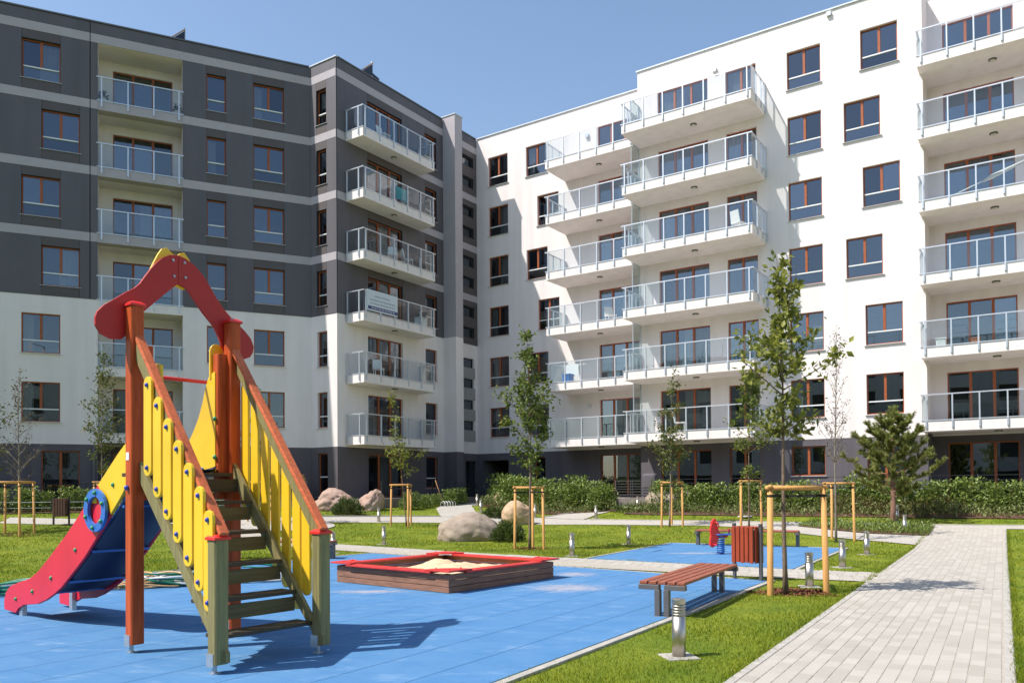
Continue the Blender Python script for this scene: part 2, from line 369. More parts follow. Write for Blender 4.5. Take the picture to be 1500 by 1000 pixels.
def granite(name, a, c, spot):
    mt, t, b = nodes(name)
    tc = t.nodes.new('ShaderNodeTexCoord')
    n1 = t.nodes.new('ShaderNodeTexNoise'); n1.inputs['Scale'].default_value = 2.0; n1.inputs['Detail'].default_value = 8; n1.inputs['Roughness'].default_value = 0.7
    t.links.new(tc.outputs['Object'], n1.inputs['Vector'])
    rp = t.nodes.new('ShaderNodeValToRGB'); rp.color_ramp.elements[0].position = 0.35; rp.color_ramp.elements[1].position = 0.65
    rp.color_ramp.elements[0].color = (*a, 1); rp.color_ramp.elements[1].color = (*c, 1)
    t.links.new(n1.outputs['Fac'], rp.inputs['Fac'])
    v = t.nodes.new('ShaderNodeTexNoise'); v.inputs['Scale'].default_value = 38; v.inputs['Detail'].default_value = 3
    t.links.new(tc.outputs['Object'], v.inputs['Vector'])
    mr = t.nodes.new('ShaderNodeMapRange'); mr.inputs[1].default_value = 0.52; mr.inputs[2].default_value = 0.68; mr.inputs[4].default_value = 0.55
    t.links.new(v.outputs['Fac'], mr.inputs[0])
    mx = t.nodes.new('ShaderNodeMix'); mx.data_type = 'RGBA'
    t.links.new(mr.outputs[0], mx.inputs[0]); t.links.new(rp.outputs['Color'], mx.inputs[6]); mx.inputs[7].default_value = (*spot, 1)
    t.links.new(mx.outputs[2], b.inputs['Base Color']); b.inputs['Roughness'].default_value = 0.9
    bp = t.nodes.new('ShaderNodeBump'); bp.inputs['Strength'].default_value = 0.6; bp.inputs['Distance'].default_value = 0.03
    n3 = t.nodes.new('ShaderNodeTexNoise'); n3.inputs['Scale'].default_value = 14; n3.inputs['Detail'].default_value = 8; n3.inputs['Roughness'].default_value = 0.7
    t.links.new(tc.outputs['Object'], n3.inputs['Vector'])
    t.links.new(n3.outputs['Fac'], bp.inputs['Height']); t.links.new(bp.outputs[0], b.inputs['Normal'])
    return mt
M['granite_grey'] = granite('granite_grey', (0.26, 0.20, 0.155), (0.40, 0.32, 0.25), (0.17, 0.13, 0.10))
M['granite_pink'] = granite('granite_pink', (0.40, 0.25, 0.19), (0.50, 0.36, 0.29), (0.24, 0.15, 0.12))
M['granite_tan'] = granite('granite_tan', (0.42, 0.27, 0.16), (0.54, 0.40, 0.27), (0.30, 0.19, 0.11))

# ------------------------------------------------------------------ mesh helpers
class MB:
    def __init__(s): s.v = []; s.f = []; s.m = []
    def add(s, vs, fs, m=0):
        o = len(s.v); s.v += [tuple(v) for v in vs]; s.f += [tuple(i + o for i in f) for f in fs]; s.m += [m] * len(fs)
    def hexa(s, p, m=0):
        s.add(p, [(0, 3, 2, 1), (4, 5, 6, 7), (0, 1, 5, 4), (1, 2, 6, 5), (2, 3, 7, 6), (3, 0, 4, 7)], m)
    def box(s, x0, x1, y0, y1, z0, z1, m=0):
        s.hexa([(x0, y0, z0), (x1, y0, z0), (x1, y1, z0), (x0, y1, z0), (x0, y0, z1), (x1, y0, z1), (x1, y1, z1), (x0, y1, z1)], m)
    def bar(s, p, q, w, h, up=(0, 0, 1), m=0):
        p = Vector(p); q = Vector(q); d = (q - p).normalized(); u = Vector(up); a = d.cross(u)
        if a.length < 1e-4: a = d.cross(Vector((1, 0, 0)))
        a.normalize(); u = a.cross(d).normalized(); a = a * w / 2; u = u * h / 2
        s.hexa([p - a - u, p + a - u, q + a - u, q - a - u, p - a + u, p + a + u, q + a + u, q - a + u], m)
    def tube(s, pts, rs, n=8, m=0, cap=True, closed=False):
        pts = [Vector(p) for p in pts]; k = len(pts)
        if not hasattr(rs, '__len__'): rs = [rs] * k
        o = len(s.v); ref = None
        for i, p in enumerate(pts):
            d = (pts[min(i + 1, k - 1)] - pts[max(i - 1, 0)])
            if d.length < 1e-9: d = Vector((0, 0, 1))
            d.normalize()
            if ref is None: ref = d.cross(Vector((0.3, 0.2, 0.93))); ref = ref if ref.length > 1e-3 else d.cross(Vector((1, 0, 0)))
            a = (ref - d * ref.dot(d)).normalized(); ref = a; b = d.cross(a)
            for j in range(n):
                t = 2 * math.pi * j / n
                s.v.append(tuple(p + (a * math.cos(t) + b * math.sin(t)) * rs[i]))
        for i in range(k - 1):
            for j in range(n):
                s.f.append((o + i * n + j, o + i * n + (j + 1) % n, o + (i + 1) * n + (j + 1) % n, o + (i + 1) * n + j)); s.m.append(m)
        if cap:
            s.f.append(tuple(o + j for j in reversed(range(n)))); s.m.append(m)
            s.f.append(tuple(o + (k - 1) * n + j for j in range(n))); s.m.append(m)
    def prism(s, poly, fn, w0, w1, m=0):
        n = len(poly)
        vs = [fn(u, v, w0) for u, v in poly] + [fn(u, v, w1) for u, v in poly]
        fs = [tuple(range(n)), tuple(reversed(range(n, 2 * n)))] + [(i, i + n, (i + 1) % n + n, (i + 1) % n) for i in range(n)]
        s.add(vs, fs, m)
    def cyl(s, x, y, z0, z1, r, n=16, m=0, r1=None):
        s.tube([(x, y, z0), (x, y, z1)], [r, r if r1 is None else r1], n, m)
    def ball(s, c, r, m=0, n=8, k=5, sq=(1, 1, 1)):
        vs = []; fs = []
        for i in range(k + 1):
            a = math.pi * i / k
            for j in range(n):
                t = 2 * math.pi * j / n
                vs.append((c[0] + r * sq[0] * math.sin(a) * math.cos(t), c[1] + r * sq[1] * math.sin(a) * math.sin(t), c[2] + r * sq[2] * math.cos(a)))
        for i in range(k):
            for j in range(n):
                fs.append((i * n + j, (i + 1) * n + j, (i + 1) * n + (j + 1) % n, i * n + (j + 1) % n))
        s.add(vs, fs, m)
    def mesh(s, name, mats, smooth=False, fix=True):
        me = bpy.data.meshes.new(name)
        me.from_pydata(s.v, [], s.f)
        for q in (mats if isinstance(mats, (list, tuple)) else [mats]): me.materials.append(M[q] if isinstance(q, str) else q)
        if any(s.m): me.polygons.foreach_set('material_index', s.m)
        if smooth: me.polygons.foreach_set('use_smooth', [True] * len(me.polygons))
        if fix:
            import bmesh
            bm = bmesh.new(); bm.from_mesh(me); bmesh.ops.recalc_face_normals(bm, faces=bm.faces); bm.to_mesh(me); bm.free()
        me.update()
        return me

def link(name, me, parent=None, loc=(0, 0, 0), rz=0.0, kind=None, label=None, cat=None, group=None, bevel=0, smooth_angle=None):
    o = bpy.data.objects.new(name, me); col.objects.link(o)
    o.location = loc; o.rotation_euler = (0, 0, rz)
    if parent: o.parent = parent
    if kind: o['kind'] = kind
    if label: o['label'] = label
    if cat: o['category'] = cat
    if group: o['group'] = group
    if bevel:
        md = o.modifiers.new('bevel', 'BEVEL'); md.width = bevel; md.segments = 2; md.limit_method = 'ANGLE'; md.angle_limit = R(40)
    return o

def thing(name, loc, rz, label, cat, group=None):
    return link(name, None, None, loc, rz, None, label, cat, group)

def copy_thing(src, loc, rz=None, label=None, group=None):
    r = src.copy(); col.objects.link(r); r.location = loc
    if rz is not None: r.rotation_euler = (0, 0, rz)
    if label: r['label'] = label
    if group: r['group'] = group
    for ch in list(src.children):
        c = ch.copy(); col.objects.link(c); c.parent = r
        for g in list(ch.children):
            d = g.copy(); col.objects.link(d); d.parent = c
    return r

def bolt_up(parts, parent):                       # parts: list of (name, MB, mats, bevel)
    return [link(n, b.mesh(n, mt), parent, bevel=bv) for n, b, mt, bv in parts]

# ------------------------------------------------------------------ terrain
TW = [0, 23.5, 26, 28, 30, 32, 34, 36, 60]; TZ = [0, 0, .1, .22, .38, .6, .85, .95, .95]
def zt(x, y):
    u = .56 * x + .8285 * y; v = -.4209 * x + .9071 * y - 1.5
    return float(np.interp(max(u, v), TW, TZ))
def ztv(X, Y):
    return np.interp(np.maximum(.56 * X + .8285 * Y, -.4209 * X + .9071 * Y - 1.5), TW, TZ)

def ground_sheet():
    xs = np.concatenate([[-900, -300, -120, -70], np.arange(-48, 48.01, 0.5), [70, 120, 300, 900]])
    ys = np.concatenate([[-900, -300, -120, -40], np.arange(-12, 56.01, 0.5), [80, 140, 320, 900]])
    X, Y = np.meshgrid(xs, ys); Z = ztv(X, Y)
    V = np.stack([X, Y, Z], -1).reshape(-1, 3); nx = len(xs)
    F = [(j * nx + i, j * nx + i + 1, (j + 1) * nx + i + 1, (j + 1) * nx + i) for j in range(len(ys) - 1) for i in range(nx - 1)]
    me = bpy.data.meshes.new('ground'); me.from_pydata(V.tolist(), [], F); me.materials.append(M['turf'])
    me.polygons.foreach_set('use_smooth', [True] * len(F))
    return link('ground', me, kind='structure')
ground_sheet()

def inpoly(P, poly):
    x, y = P[:, 0], P[:, 1]; r = np.zeros(len(P), bool); n = len(poly)
    for i in range(n):
        x1, y1 = poly[i]; x2, y2 = poly[(i + 1) % n]
        if y1 == y2: continue
        c = ((y1 > y) != (y2 > y)) & (x < (x2 - x1) * (y - y1) / (y2 - y1) + x1)
        r ^= c
    return r
def clip(poly, a, b):                              # keep the part left of a->b
    out = []; n = len(poly)
    def side(p): return (b[0] - a[0]) * (p[1] - a[1]) - (b[1] - a[1]) * (p[0] - a[0])
    for i in range(n):
        p, q = poly[i], poly[(i + 1) % n]; sp, sq = side(p), side(q)
        if sp >= 0: out.append(p)
        if (sp >= 0) != (sq >= 0):
            t = sp / (sp - sq); out.append((p[0] + (q[0] - p[0]) * t, p[1] + (q[1] - p[1]) * t))
    return out
def clip_convex(poly, region):
    for i in range(len(region)):
        poly = clip(poly, region[i], region[(i + 1) % len(region)])
        if len(poly) < 3: return []
    return poly
def parea(p): return 0.5 * sum(p[i][0] * p[(i + 1) % len(p)][1] - p[(i + 1) % len(p)][0] * p[i][1] for i in range(len(p)))

def ribbon(name, A, B, lift, mt, step=0.4, across=6, parent=None):
    """sheet between two edge polylines of equal length, laid on the terrain"""
    rows = []
    for i in range(len(A) - 1):
        n = max(1, int(math.hypot(A[i + 1][0] - A[i][0], A[i + 1][1] - A[i][1]) / step))
        for k in range(n + (i == len(A) - 2)):
            t = k / n
            rows.append(((A[i][0] + (A[i + 1][0] - A[i][0]) * t, A[i][1] + (A[i + 1][1] - A[i][1]) * t), (B[i][0] + (B[i + 1][0] - B[i][0]) * t, B[i][1] + (B[i + 1][1] - B[i][1]) * t)))
    V = []; F = []
    for a, b in rows:
        for j in range(across + 1):
            t = j / across; x = a[0] + (b[0] - a[0]) * t; y = a[1] + (b[1] - a[1]) * t
            V.append((x, y, zt(x, y) + lift))
    w = across + 1
    F = [(i * w + j, i * w + j + 1, (i + 1) * w + j + 1, (i + 1) * w + j) for i in range(len(rows) - 1) for j in range(across)]
    mb = MB(); mb.add(V, F)
    return link(name, mb.mesh(name, mt), parent, kind='structure')

NO_GRASS = []
# main paved path (straight strip)
PB = np.array([1.79, 6.81]); PD = np.array([.522, .853]); PN = np.array([.853, -.522]); PW = 2.1
def pth(a, b): q = PB + PD * a + PN * b; return (float(q[0]), float(q[1]))
main_poly = [pth(-9, -.04), pth(-9, PW + .04), pth(23.6, PW + .04), pth(22.9, -.04)]
NO_GRASS.append(main_poly)
main_path = ribbon('path', [pth(-9, 0), pth(22.9, 0)], [pth(-9, PW), pth(22.9, PW)], .0165, 'path_sand')
side_top = [(7.02, 15.22), (4.85, 16.42), (1.82, 18.72), (0.49, 19.65), (-2.18, 21.75), (-5.31, 24.45), (-9.0, 28.0)]
side_bot = [(6.12, 13.90), (4.45, 14.75), (0.76, 17.30), (-0.9, 18.66), (-3.2, 20.7), (-6.0, 23.1), (-10.1, 26.9)]
NO_GRASS.append(side_top + side_bot[::-1])
side_path = ribbon('path', side_top, side_bot, .0165, 'path_sand')
p2b = [(-18.12, 28.30), (-15.79, 28.54), (-7.38, 31.5), (-3.08, 32.4), (.85, 32.73), (2.8, 31.9), (7.18, 29.46), (8.9, 27.7), (10.1, 27.9), (14.3, 25.3), (16.5, 24.0)]
p2t = [(-18.5, 29.6), (-16.2, 29.9), (-8.0, 32.9), (-3.05, 34.38), (1.40, 35.2), (3.0, 33.6), (7.4, 30.8), (9.1, 29.7), (10.4, 28.75), (14.6, 25.95), (17.2, 24.5)]
NO_GRASS.append(p2b + p2t[::-1]); ribbon('path', p2b, p2t, .018, 'path_far')
q_a = [(8.5, 28.6), (9.25, 26.09), (10.0, 24.17), (11.03, 22.0)]; q_b = [(9.75, 28.6), (10.64, 26.2), (11.17, 25.1), (12.5, 23.9)]
NO_GRASS.append(q_a + q_b[::-1]); ribbon('path', q_a, q_b, .022, 'path_far')
w_a = [(-3.05, 34.3), (-3.5, 36.9), (-3.05, 39.8), (-2.6, 44.0)]; w_b = [(-1.45, 35.0), (-1.95, 38.4), (-1.3, 41.5), (-.4, 44.0)]
NO_GRASS.append(w_a + w_b[::-1]); ribbon('path', w_a, w_b, .026, 'path_far')
r_a = [(1.30, 35.2), (3.42, 36.75), (5.15, 37.8), (8.2, 39.3)]; r_b = [(2.95, 33.6), (3.75, 35.15), (5.0, 36.4), (8.6, 38.0)]
NO_GRASS.append(r_a + r_b[::-1]); ribbon('path', r_a, r_b, .030, 'path_far')
# round paved spot at the junction on the left
ox, oy = -8.6, 30.2
disc = [(ox + 1.9 * math.cos(t * math.pi / 12), oy + 1.7 * math.sin(t * math.pi / 12)) for t in range(24)]
mb = MB(); mb.add([(ox, oy, zt(ox, oy) + .05)] + [(x, y, zt(x, y) + .034) for x, y in disc], [(0, i + 1, (i + 1) % 24 + 1) for i in range(24)])
link('path', mb.mesh('path', 'path_far'), kind='structure'); NO_GRASS.append(disc)

def paver_mesh(w, l):
    mb = MB(); e = .006
    mb.add([(-l / 2, -w / 2, 0), (l / 2, -w / 2, 0), (l / 2, w / 2, 0), (-l / 2, w / 2, 0),
            (-l / 2 + e, -w / 2 + e, .01), (l / 2 - e, -w / 2 + e, .01), (l / 2 - e, w / 2 - e, .01), (-l / 2 + e, w / 2 - e, .01)],
           [(4, 5, 6, 7), (0, 1, 5, 4), (1, 2, 6, 5), (2, 3, 7, 6), (3, 0, 4, 7)])
    return mb
rnd = random.Random(4)
def lay_pavers(base, d, n, a0, a1, width, L, Wd, gap, lift, near=None, parent=None, region=None):
    """rows of pavers along d; nearest ones become separate parts, the rest one joined part"""
    one = paver_mesh(Wd - gap, L - gap); shared = None
    far = MB(); tone = []; k = 0; ang = math.atan2(d[1], d[0])
    cells = []
    cols = int(width / Wd)
    for c in range(cols):
        off = rnd.choice([0, .5]) * L if c % 2 else rnd.uniform(0, L)
        r = 0
        while a0 + off + r * L < a1:
            cells.append((a0 + off + r * L, (c + .5) * Wd)); r += 1
    cells.sort()
    ca, sa = math.cos(ang), math.sin(ang)
    for a, b in cells:
        p = base + d * a + n * b
        if region is not None and not inpoly(np.array([p]), region)[0]: continue
        z = zt(p[0], p[1]) + lift + rnd.uniform(0, .0025)
        if near and near[0] < a and k < 300:
            if shared is None: shared = one.mesh('paver', 'paver')
            o = link('paver', shared, parent, (float(p[0]), float(p[1]), z), ang); k += 1
        else:
            o = len(far.v)
            zc = [zt(p[0] + ca * s * L / 2, p[1] + sa * s * L / 2) for s in (-1, 1)]
            far.add([(p[0] + x * ca - y * sa, p[1] + x * sa + y * ca, zc[int(x > 0)] + lift + zz) for x, y, zz in one.v], one.f)
            tone += [rnd.random()] * len(one.f)
    me = far.mesh('paving', 'paver', fix=False)
    at = me.attributes.new('rnd', 'FLOAT', 'FACE'); at.data.foreach_set('value', tone)
    link('paving', me, parent, kind='stuff')
lay_pavers(PB + PN * .10, PD, PN, -6.5, 22.6, PW - .2, .245, .12665, .0045, .010, near=(-.35,), parent=main_path)
sdir = np.array([-.757, .653]); sdir = sdir / np.hypot(*sdir); sn = np.array([sdir[1], -sdir[0]])
lay_pavers(np.array([6.3, 13.7]), sdir, sn, -1, 20, 2.6, .245, .1225, .0045, .012, parent=side_path, region=side_top + side_bot[::-1])

def kerb_line(pts, w, h, L, lift=0.0, parent=None, mt='kerb', drop=.1):
    """concrete edging stones laid end to end"""
    for i in range(len(pts) - 1):
        p = np.array(pts[i]); q = np.array(pts[i + 1]); ln = np.hypot(*(q - p)); n = max(1, int(round(ln / L))); d = (q - p) / ln
        me = None
        for k in range(n):
            a = p + d * (ln * k / n); b = p + d * (ln * (k + 1) / n)
            l2 = ln / n / 2 - .004
            if me is None:
                mb = MB(); mb.box(-l2, l2, -w / 2, w / 2, -drop, h); me = mb.mesh('kerb_stone', mt)
            c = (a + b) / 2; za, zb = zt(*a), zt(*b)
            o = link('kerb_stone', me, parent, (float(c[0]), float(c[1]), (za + zb) / 2 + lift), math.atan2(d[1], d[0]), bevel=.006)
            o.rotation_euler = (0, -math.atan2(zb - za, ln / n), math.atan2(d[1], d[0]))
kerb_line([pth(-6, .045), pth(8.2, .045)], .08, .024, 1.0, parent=main_path)
kerb_line([pth(11.0, .045), pth(17.8, .045)], .08, .024, 1.0, parent=main_path)
kerb_line([pth(-6, PW - .045), pth(22.4, PW - .045)], .08, .024, 1.0, parent=main_path)
kerb_line([(-8.0, 32.95), (-3.05, 34.42)], .08, .06, 1.0, parent=main_path)
kerb_line([(1.40, 35.3), (5.15, 37.85)], .08, .06, 1.0, parent=main_path)
kerb_line([(3.1, 33.5), (7.4, 30.85), (10.4, 28.8), (14.6, 26.0), (17.2, 24.55)], .08, .05, 1.0, parent=main_path)

# blue rubber play surfaces
blue1 = [(-4.35, .30), (4.46, 14.12), (-3.66, 20.95), (-13.4, 8.6)]
blue2 = [(5.62, 16.12), (8.86, 21.45), (4.80, 24.05), (1.78, 18.85)]
for nm, poly in (('playground_surface', blue1), ('playground_surface', blue2)):
    NO_GRASS.append(poly)
    mb = MB(); mb.add([(x, y, .004) for x, y in poly], [tuple(range(4))])
    po = link(nm, mb.mesh(nm, 'rubber_joint'), kind='structure')
    d = np.array([.545, .838]); d = d / np.hypot(*d); n = np.array([d[1], -d[0]]); T = .692; g = .0035
    P = np.array(poly); a = P @ d; b = P @ n; b1 = 3.85 - .004 if poly is blue1 else b.max()
    full = None
    nb = int((b.max() - b.min()) / T) + 3
    for i in range(-1, nb):
        bb = -3.85 * -1 - i * T if poly is blue1 else b.max() - i * T
        bb = (b.max() - i * T)
        for k in range(int((a.max() - a.min()) / T) + 2):
            aa = a.min() + k * T + (i % 2) * T * .5 - T
            q = [d * u + n * w for u, w in ((aa + .0007, bb - T + g), (aa + .0007, bb - g), (aa + T - .0007, bb - g), (aa + T - .0007, bb - T + g))]
            q = [tuple(map(float, v)) for v in q]
            if parea(q) < 0: q = q[::-1]
            ar = parea(q); c = clip_convex(q, poly)
            if len(c) < 3 or parea(c) < .002: continue
            cx = sum(v[0] for v in c) / len(c); cy = sum(v[1] for v in c) / len(c)
            if parea(c) > ar * .999 and full is not None: me = full
            else:
                if parea(c) > ar * .999: cx = sum(v[0] for v in q) / 4; cy = sum(v[1] for v in q) / 4; c = q
                loc = [(x - cx, y - cy) for x, y in c]; k2 = len(loc)
                s = MB(); s.add([(x, y, 0) for x, y in loc] + [(x * .997, y * .997, .012) for x, y in loc],
                                [tuple(range(k2, 2 * k2))] + [(j, (j + 1) % k2, (j + 1) % k2 + k2, j + k2) for j in range(k2)])
                me = s.mesh('rubber_tile', 'rubber')
                if parea(c) > ar * .999: full = me
            link('rubber_tile', me, po, (cx, cy, .004))
    if poly is blue1:
        kerb_line([(-3.80, 1.0), (4.56, 14.10)], .09, .03, 1.0, parent=po); kerb_line([(4.50, 14.22), (-3.72, 21.05)], .07, .014, 1.0, parent=po)
        kerb_line([(-3.74, 21.03), (-13.45, 8.65)], .06, .02, 1.0, parent=po)
    else:
        kerb_line([(5.68, 16.05), (8.95, 21.47)], .08, .03, 1.0, parent=po); kerb_line([(8.9, 21.54), (4.80, 24.12)], .06, .02, 1.0, parent=po)
        kerb_line([(4.76, 24.1), (1.72, 18.9)], .07, .025, 1.0, parent=po); kerb_line([(1.76, 18.78), (5.6, 16.02)], .06, .016, 1.0, parent=po)

# ------------------------------------------------------------------ buildings
dA = np.array([.90711822, .42087591]); dB = np.array([.55998557, .82850236]); dC = np.array([.82850236, -.55998557])
def nrm(d): return np.array([d[1], -d[0]])
PI_ = np.array([-9.61848943, 38.53815416]); PO = np.array([-8.16185058, 37.55361051])
PJ = np.array([-1.966773, 46.71926878]); PJ2 = PJ * .958
class Frame:
    def __init__(s, P, d): s.P = np.array(P, float); s.d = d; s.n = nrm(d); s.rz = math.atan2(d[1], d[0])
    def __call__(s, a, o, z): q = s.P + s.d * a + s.n * o; return (float(q[0]), float(q[1]), z)
FA, FR, FB = Frame(PI_, dA), Frame(PI_, dC), Frame(PO, dB)
FC1, FC2 = Frame(PJ, dC), Frame(PJ2, dC)
U = [0.91 + 2.9 * k for k in range(8)]
HEAD, SILL, FLOOR = 2.52, .84, .38
ROOF, GND, WHITE = 22.1, 3.72, 10.0

left_block = thing('apartment_building', (float(PO[0]), float(PO[1]), .95), 0, 'dark grey and white apartment block with recessed and jutting glass balconies on the left', 'building')
right_block = thing('apartment_building', (float(PJ2[0]), float(PJ2[1]), .95), 0, 'bright white apartment block with stacked glass balconies on the right', 'building')
def bpart(name, mb, mats, bld, loc=None, rz=0.0, kind=None, me=None, bevel=0):
    """part of a building: mb in world metres, or a mesh placed at loc"""
    me = me or mb.mesh(name, mats)
    L = bld.location
    if loc is None: loc = (0, 0, 0)
    return link(name, me, bld, (loc[0] - L[0], loc[1] - L[1], loc[2] - L[2]), rz, kind, bevel=bevel)

def wall(fr, a0, a1, z0, z1, holes, zones, mats, bld, depth=.16):
    """facade with real openings and reveals; zones = [(z_top, material index)...]"""
    mb = MB()
    xs = sorted({a0, a1} | {h[i] for h in holes for i in (0, 1) if a0 <= h[i] <= a1})
    zs = sorted({z0, z1} | {h[i] for h in holes for i in (2, 3) if z0 <= h[i] <= z1} | {z for z, _ in zones if z0 < z < z1})
    def mi(z):
        for zt_, i in zones:
            if z < zt_: return i
        return zones[-1][1]
    for i in range(len(xs) - 1):
        for j in range(len(zs) - 1):
            cx, cz = (xs[i] + xs[i + 1]) / 2, (zs[j] + zs[j + 1]) / 2
            if any(h[0] < cx < h[1] and h[2] < cz < h[3] for h in holes): continue
            mb.add([fr(xs[i], 0, zs[j]), fr(xs[i + 1], 0, zs[j]), fr(xs[i + 1], 0, zs[j + 1]), fr(xs[i], 0, zs[j + 1])], [(0, 1, 2, 3)], mi(cz))
    for h in holes:
        dp = h[4] if len(h) > 4 else depth; k = h[5] if len(h) > 5 else mi((h[2] + h[3]) / 2)
        b, c = (h[0], h[1]), (h[2], h[3])
        for (p, q) in (((b[0], c[0]), (b[0], c[1])), ((b[0], c[1]), (b[1], c[1])), ((b[1], c[1]), (b[1], c[0])), ((b[1], c[0]), (b[0], c[0]))):
            if p[1] == q[1] == z1: continue
            mb.add([fr(p[0], 0, p[1]), fr(q[0], 0, q[1]), fr(q[0], -dp, q[1]), fr(p[0], -dp, p[1])], [(0, 1, 2, 3)], k)
    return bpart('wall', mb, mats, bld)

WCACHE = {}
def window(fr, bld, a0, z0, w, h, leaves, door=False, transom=None, mt='window_wood', curtain=0, setback=.12):
    """wooden frame set back in the reveal, panes, mid rail and sill as sub-parts"""
    key = (round(w, 2), round(h, 2), leaves, door, transom, mt, curtain)
    if key not in WCACHE:
        f = MB(); t = .05; dpt = .07
        f.box(0, t, 0, dpt, 0, h); f.box(w - t, w, 0, dpt, 0, h); f.box(t, w - t, 0, dpt, 0, t); f.box(t, w - t, 0, dpt, h - t, h)
        panes = []; zb = t
        if transom:
            zb = transom + .03; panes.append((t, w - t, t, transom - .03))
        lw = w / leaves
        for i in range(leaves):
            x0 = t if i == 0 else i * lw + .05; x1 = w - t if i == leaves - 1 else (i + 1) * lw - .05
            panes.append((x0, x1, zb, h - t))
            if i: f.box(i * lw - .05, i * lw + .05, -.012, dpt - .004, zb + .001, h - t - .001)
        subs = [('window' if not door else 'balcony_door', f.mesh('window', mt))]
        pm = []
        for x0, x1, q0, q1 in panes:
            b = MB(); b.box(x0 - .01, x1 + .01, .03, .045, q0 - .01, q1 + .01); pm.append(('pane', b.mesh('pane', 'pane'), 0))
        if transom:
            b = MB(); b.box(t - .002, w - t + .002, -.02, dpt - .003, transom - .025, transom + .025); pm.append(('mid_rail', b.mesh('mid_rail', 'window_white' if mt != 'joint_dark' else mt), 0))
        if not door and mt == 'window_wood':
            b = MB(); b.hexa([(-.06, -.19, -.035), (w + .06, -.19, -.035), (w + .06, .03, -.012), (-.06, .03, -.012), (-.06, -.19, -.02), (w + .06, -.19, -.02), (w + .06, .03, .006), (-.06, .03, .006)])
            pm.append(('sill', b.mesh('sill', 'sill_metal'), 0))
        if curtain:
            b = MB(); x0, x1, q0 = {1: (t, w * .5, t), 2: (w * .45, w - t, t), 3: (t, w - t, h * .55), 4: (t, w * .3, t)}[curtain]
            nn = 10
            vs = []
            for i in range(nn + 1):
                x = x0 + (x1 - x0) * i / nn; y = .2 + .03 * (i % 2); vs += [(x, y, q0), (x, y, h - t)]
            b.add(vs, [(2 * i, 2 * i + 2, 2 * i + 3, 2 * i + 1) for i in range(nn)]); pm.append(('curtain', b.mesh('curtain', 'curtain'), 0))
        WCACHE[key] = (subs, pm)
    subs, pm = WCACHE[key]
    root = bpart(subs[0][0], None, None, bld, fr(a0, -setback, z0), fr.rz, me=subs[0][1])
    for nm, me, _ in pm: link(nm, me, root)
    return root
RC = random.Random(11)
def cur(p=.42): return RC.choice([1, 2, 3, 4]) if RC.random() < p else 0

RAILC = {}
def balcony(fr, bld, a0, a1, o0, o1, z, front_mat=0, mats=('white_plaster',), sides=(True, True), lamp=True, posts=None, slab_h=.40, name='balcony'):
    """slab with posts, glass infill, hand rail and ceiling light; local x = along facade, y = inward"""
    s = MB(); L = a1 - a0; dpt = o1 - o0
    s.box(0, L, 0, dpt, 0, slab_h)
    root = bpart(name, s, list(mats), bld, fr(a0, o1, z - .005), fr.rz)
    rail_h = 1.44; base = slab_h + .03
    n = posts or max(2, int(round((L - .3) / .955)) + 1)
    px = [.15 + (L - .3) * i / (n - 1) for i in range(n)]
    if 'post' not in RAILC:
        b = MB(); b.box(-.025, .025, -.035, .02, .13, rail_h - .005); b.box(-.03, .03, -.06, -.0, .12, .42); RAILC['post'] = b.mesh('railing_post', 'rail_metal')
    for x in px: link('railing_post', RAILC['post'], root, (x, 0, 0))
    def panel(length):
        k = ('g', round(length, 3))
        if k not in RAILC:
            b = MB(); b.box(-length / 2, length / 2, -.006, .006, base + .02, rail_h - .05); RAILC[k] = b.mesh('glass_panel', 'rail_glass')
        return RAILC[k]
    xs = [-.02] + px + [L + .02]
    for i in range(len(xs) - 1):
        l = xs[i + 1] - xs[i] - .04
        if l > .06: link('glass_panel', panel(l), root, ((xs[i] + xs[i + 1]) / 2, .03, 0))
    r = MB(); r.bar((-.05, 0, rail_h), (L + .05, 0, rail_h), .06, .045); r.bar((-.04, -.01, base), (L + .04, -.01, base), .04, .035)
    ends = [(0, sides[0]), (L, sides[1])]
    for x, on in ends:
        if not on: continue
        r.bar((x, -.02, rail_h), (x, dpt, rail_h), .06, .044); r.bar((x, 0, base), (x, dpt, base), .04, .034)
        yy = [dpt * .36, dpt * .72, dpt - .06] if dpt > 1.5 else [dpt * .25, dpt - .06]
        prev = .03
        for y in yy:
            o = link('railing_post', RAILC['post'], root, (x, y, 0), math.pi / 2 if x > 0 else -math.pi / 2)
            l = y - prev - .03
            if l > .08: link('glass_panel', panel(l), root, (x, (y + prev) / 2, 0), math.pi / 2)
            prev = y
    link('handrail', r.mesh('handrail', 'rail_metal'), root)
    if lamp:
        if 'lamp' not in RAILC:
            b = MB(); b.tube([(0, 0, 0), (0, 0, -.05)], [.15, .14], 20, 0); b.tube([(0, 0, -.04), (0, 0, -.075), (0, 0, -.085)], [.115, .1, .05], 20, 1)
            RAILC['lamp'] = b.mesh('ceiling_light', ['lamp_rim', 'lamp_glass'], smooth=False)
        link('ceiling_light', RAILC['lamp'], root, (L * .52, dpt * .48, 0))
    return root

def panelbox(fr, bld, a0, a1, z0, z1, mt, proud=.022, name='facade_panel', gap=.006):
    b = MB()
    p = [fr(a0 + gap, .002, z0 + gap), fr(a1 - gap, .002, z0 + gap), fr(a1 - gap, proud, z0 + gap), fr(a0 + gap, proud, z0 + gap)]
    q = [(x, y, z1 - gap) for x, y, _ in p]
    b.hexa(p + q); return bpart(name, b, mt, bld)

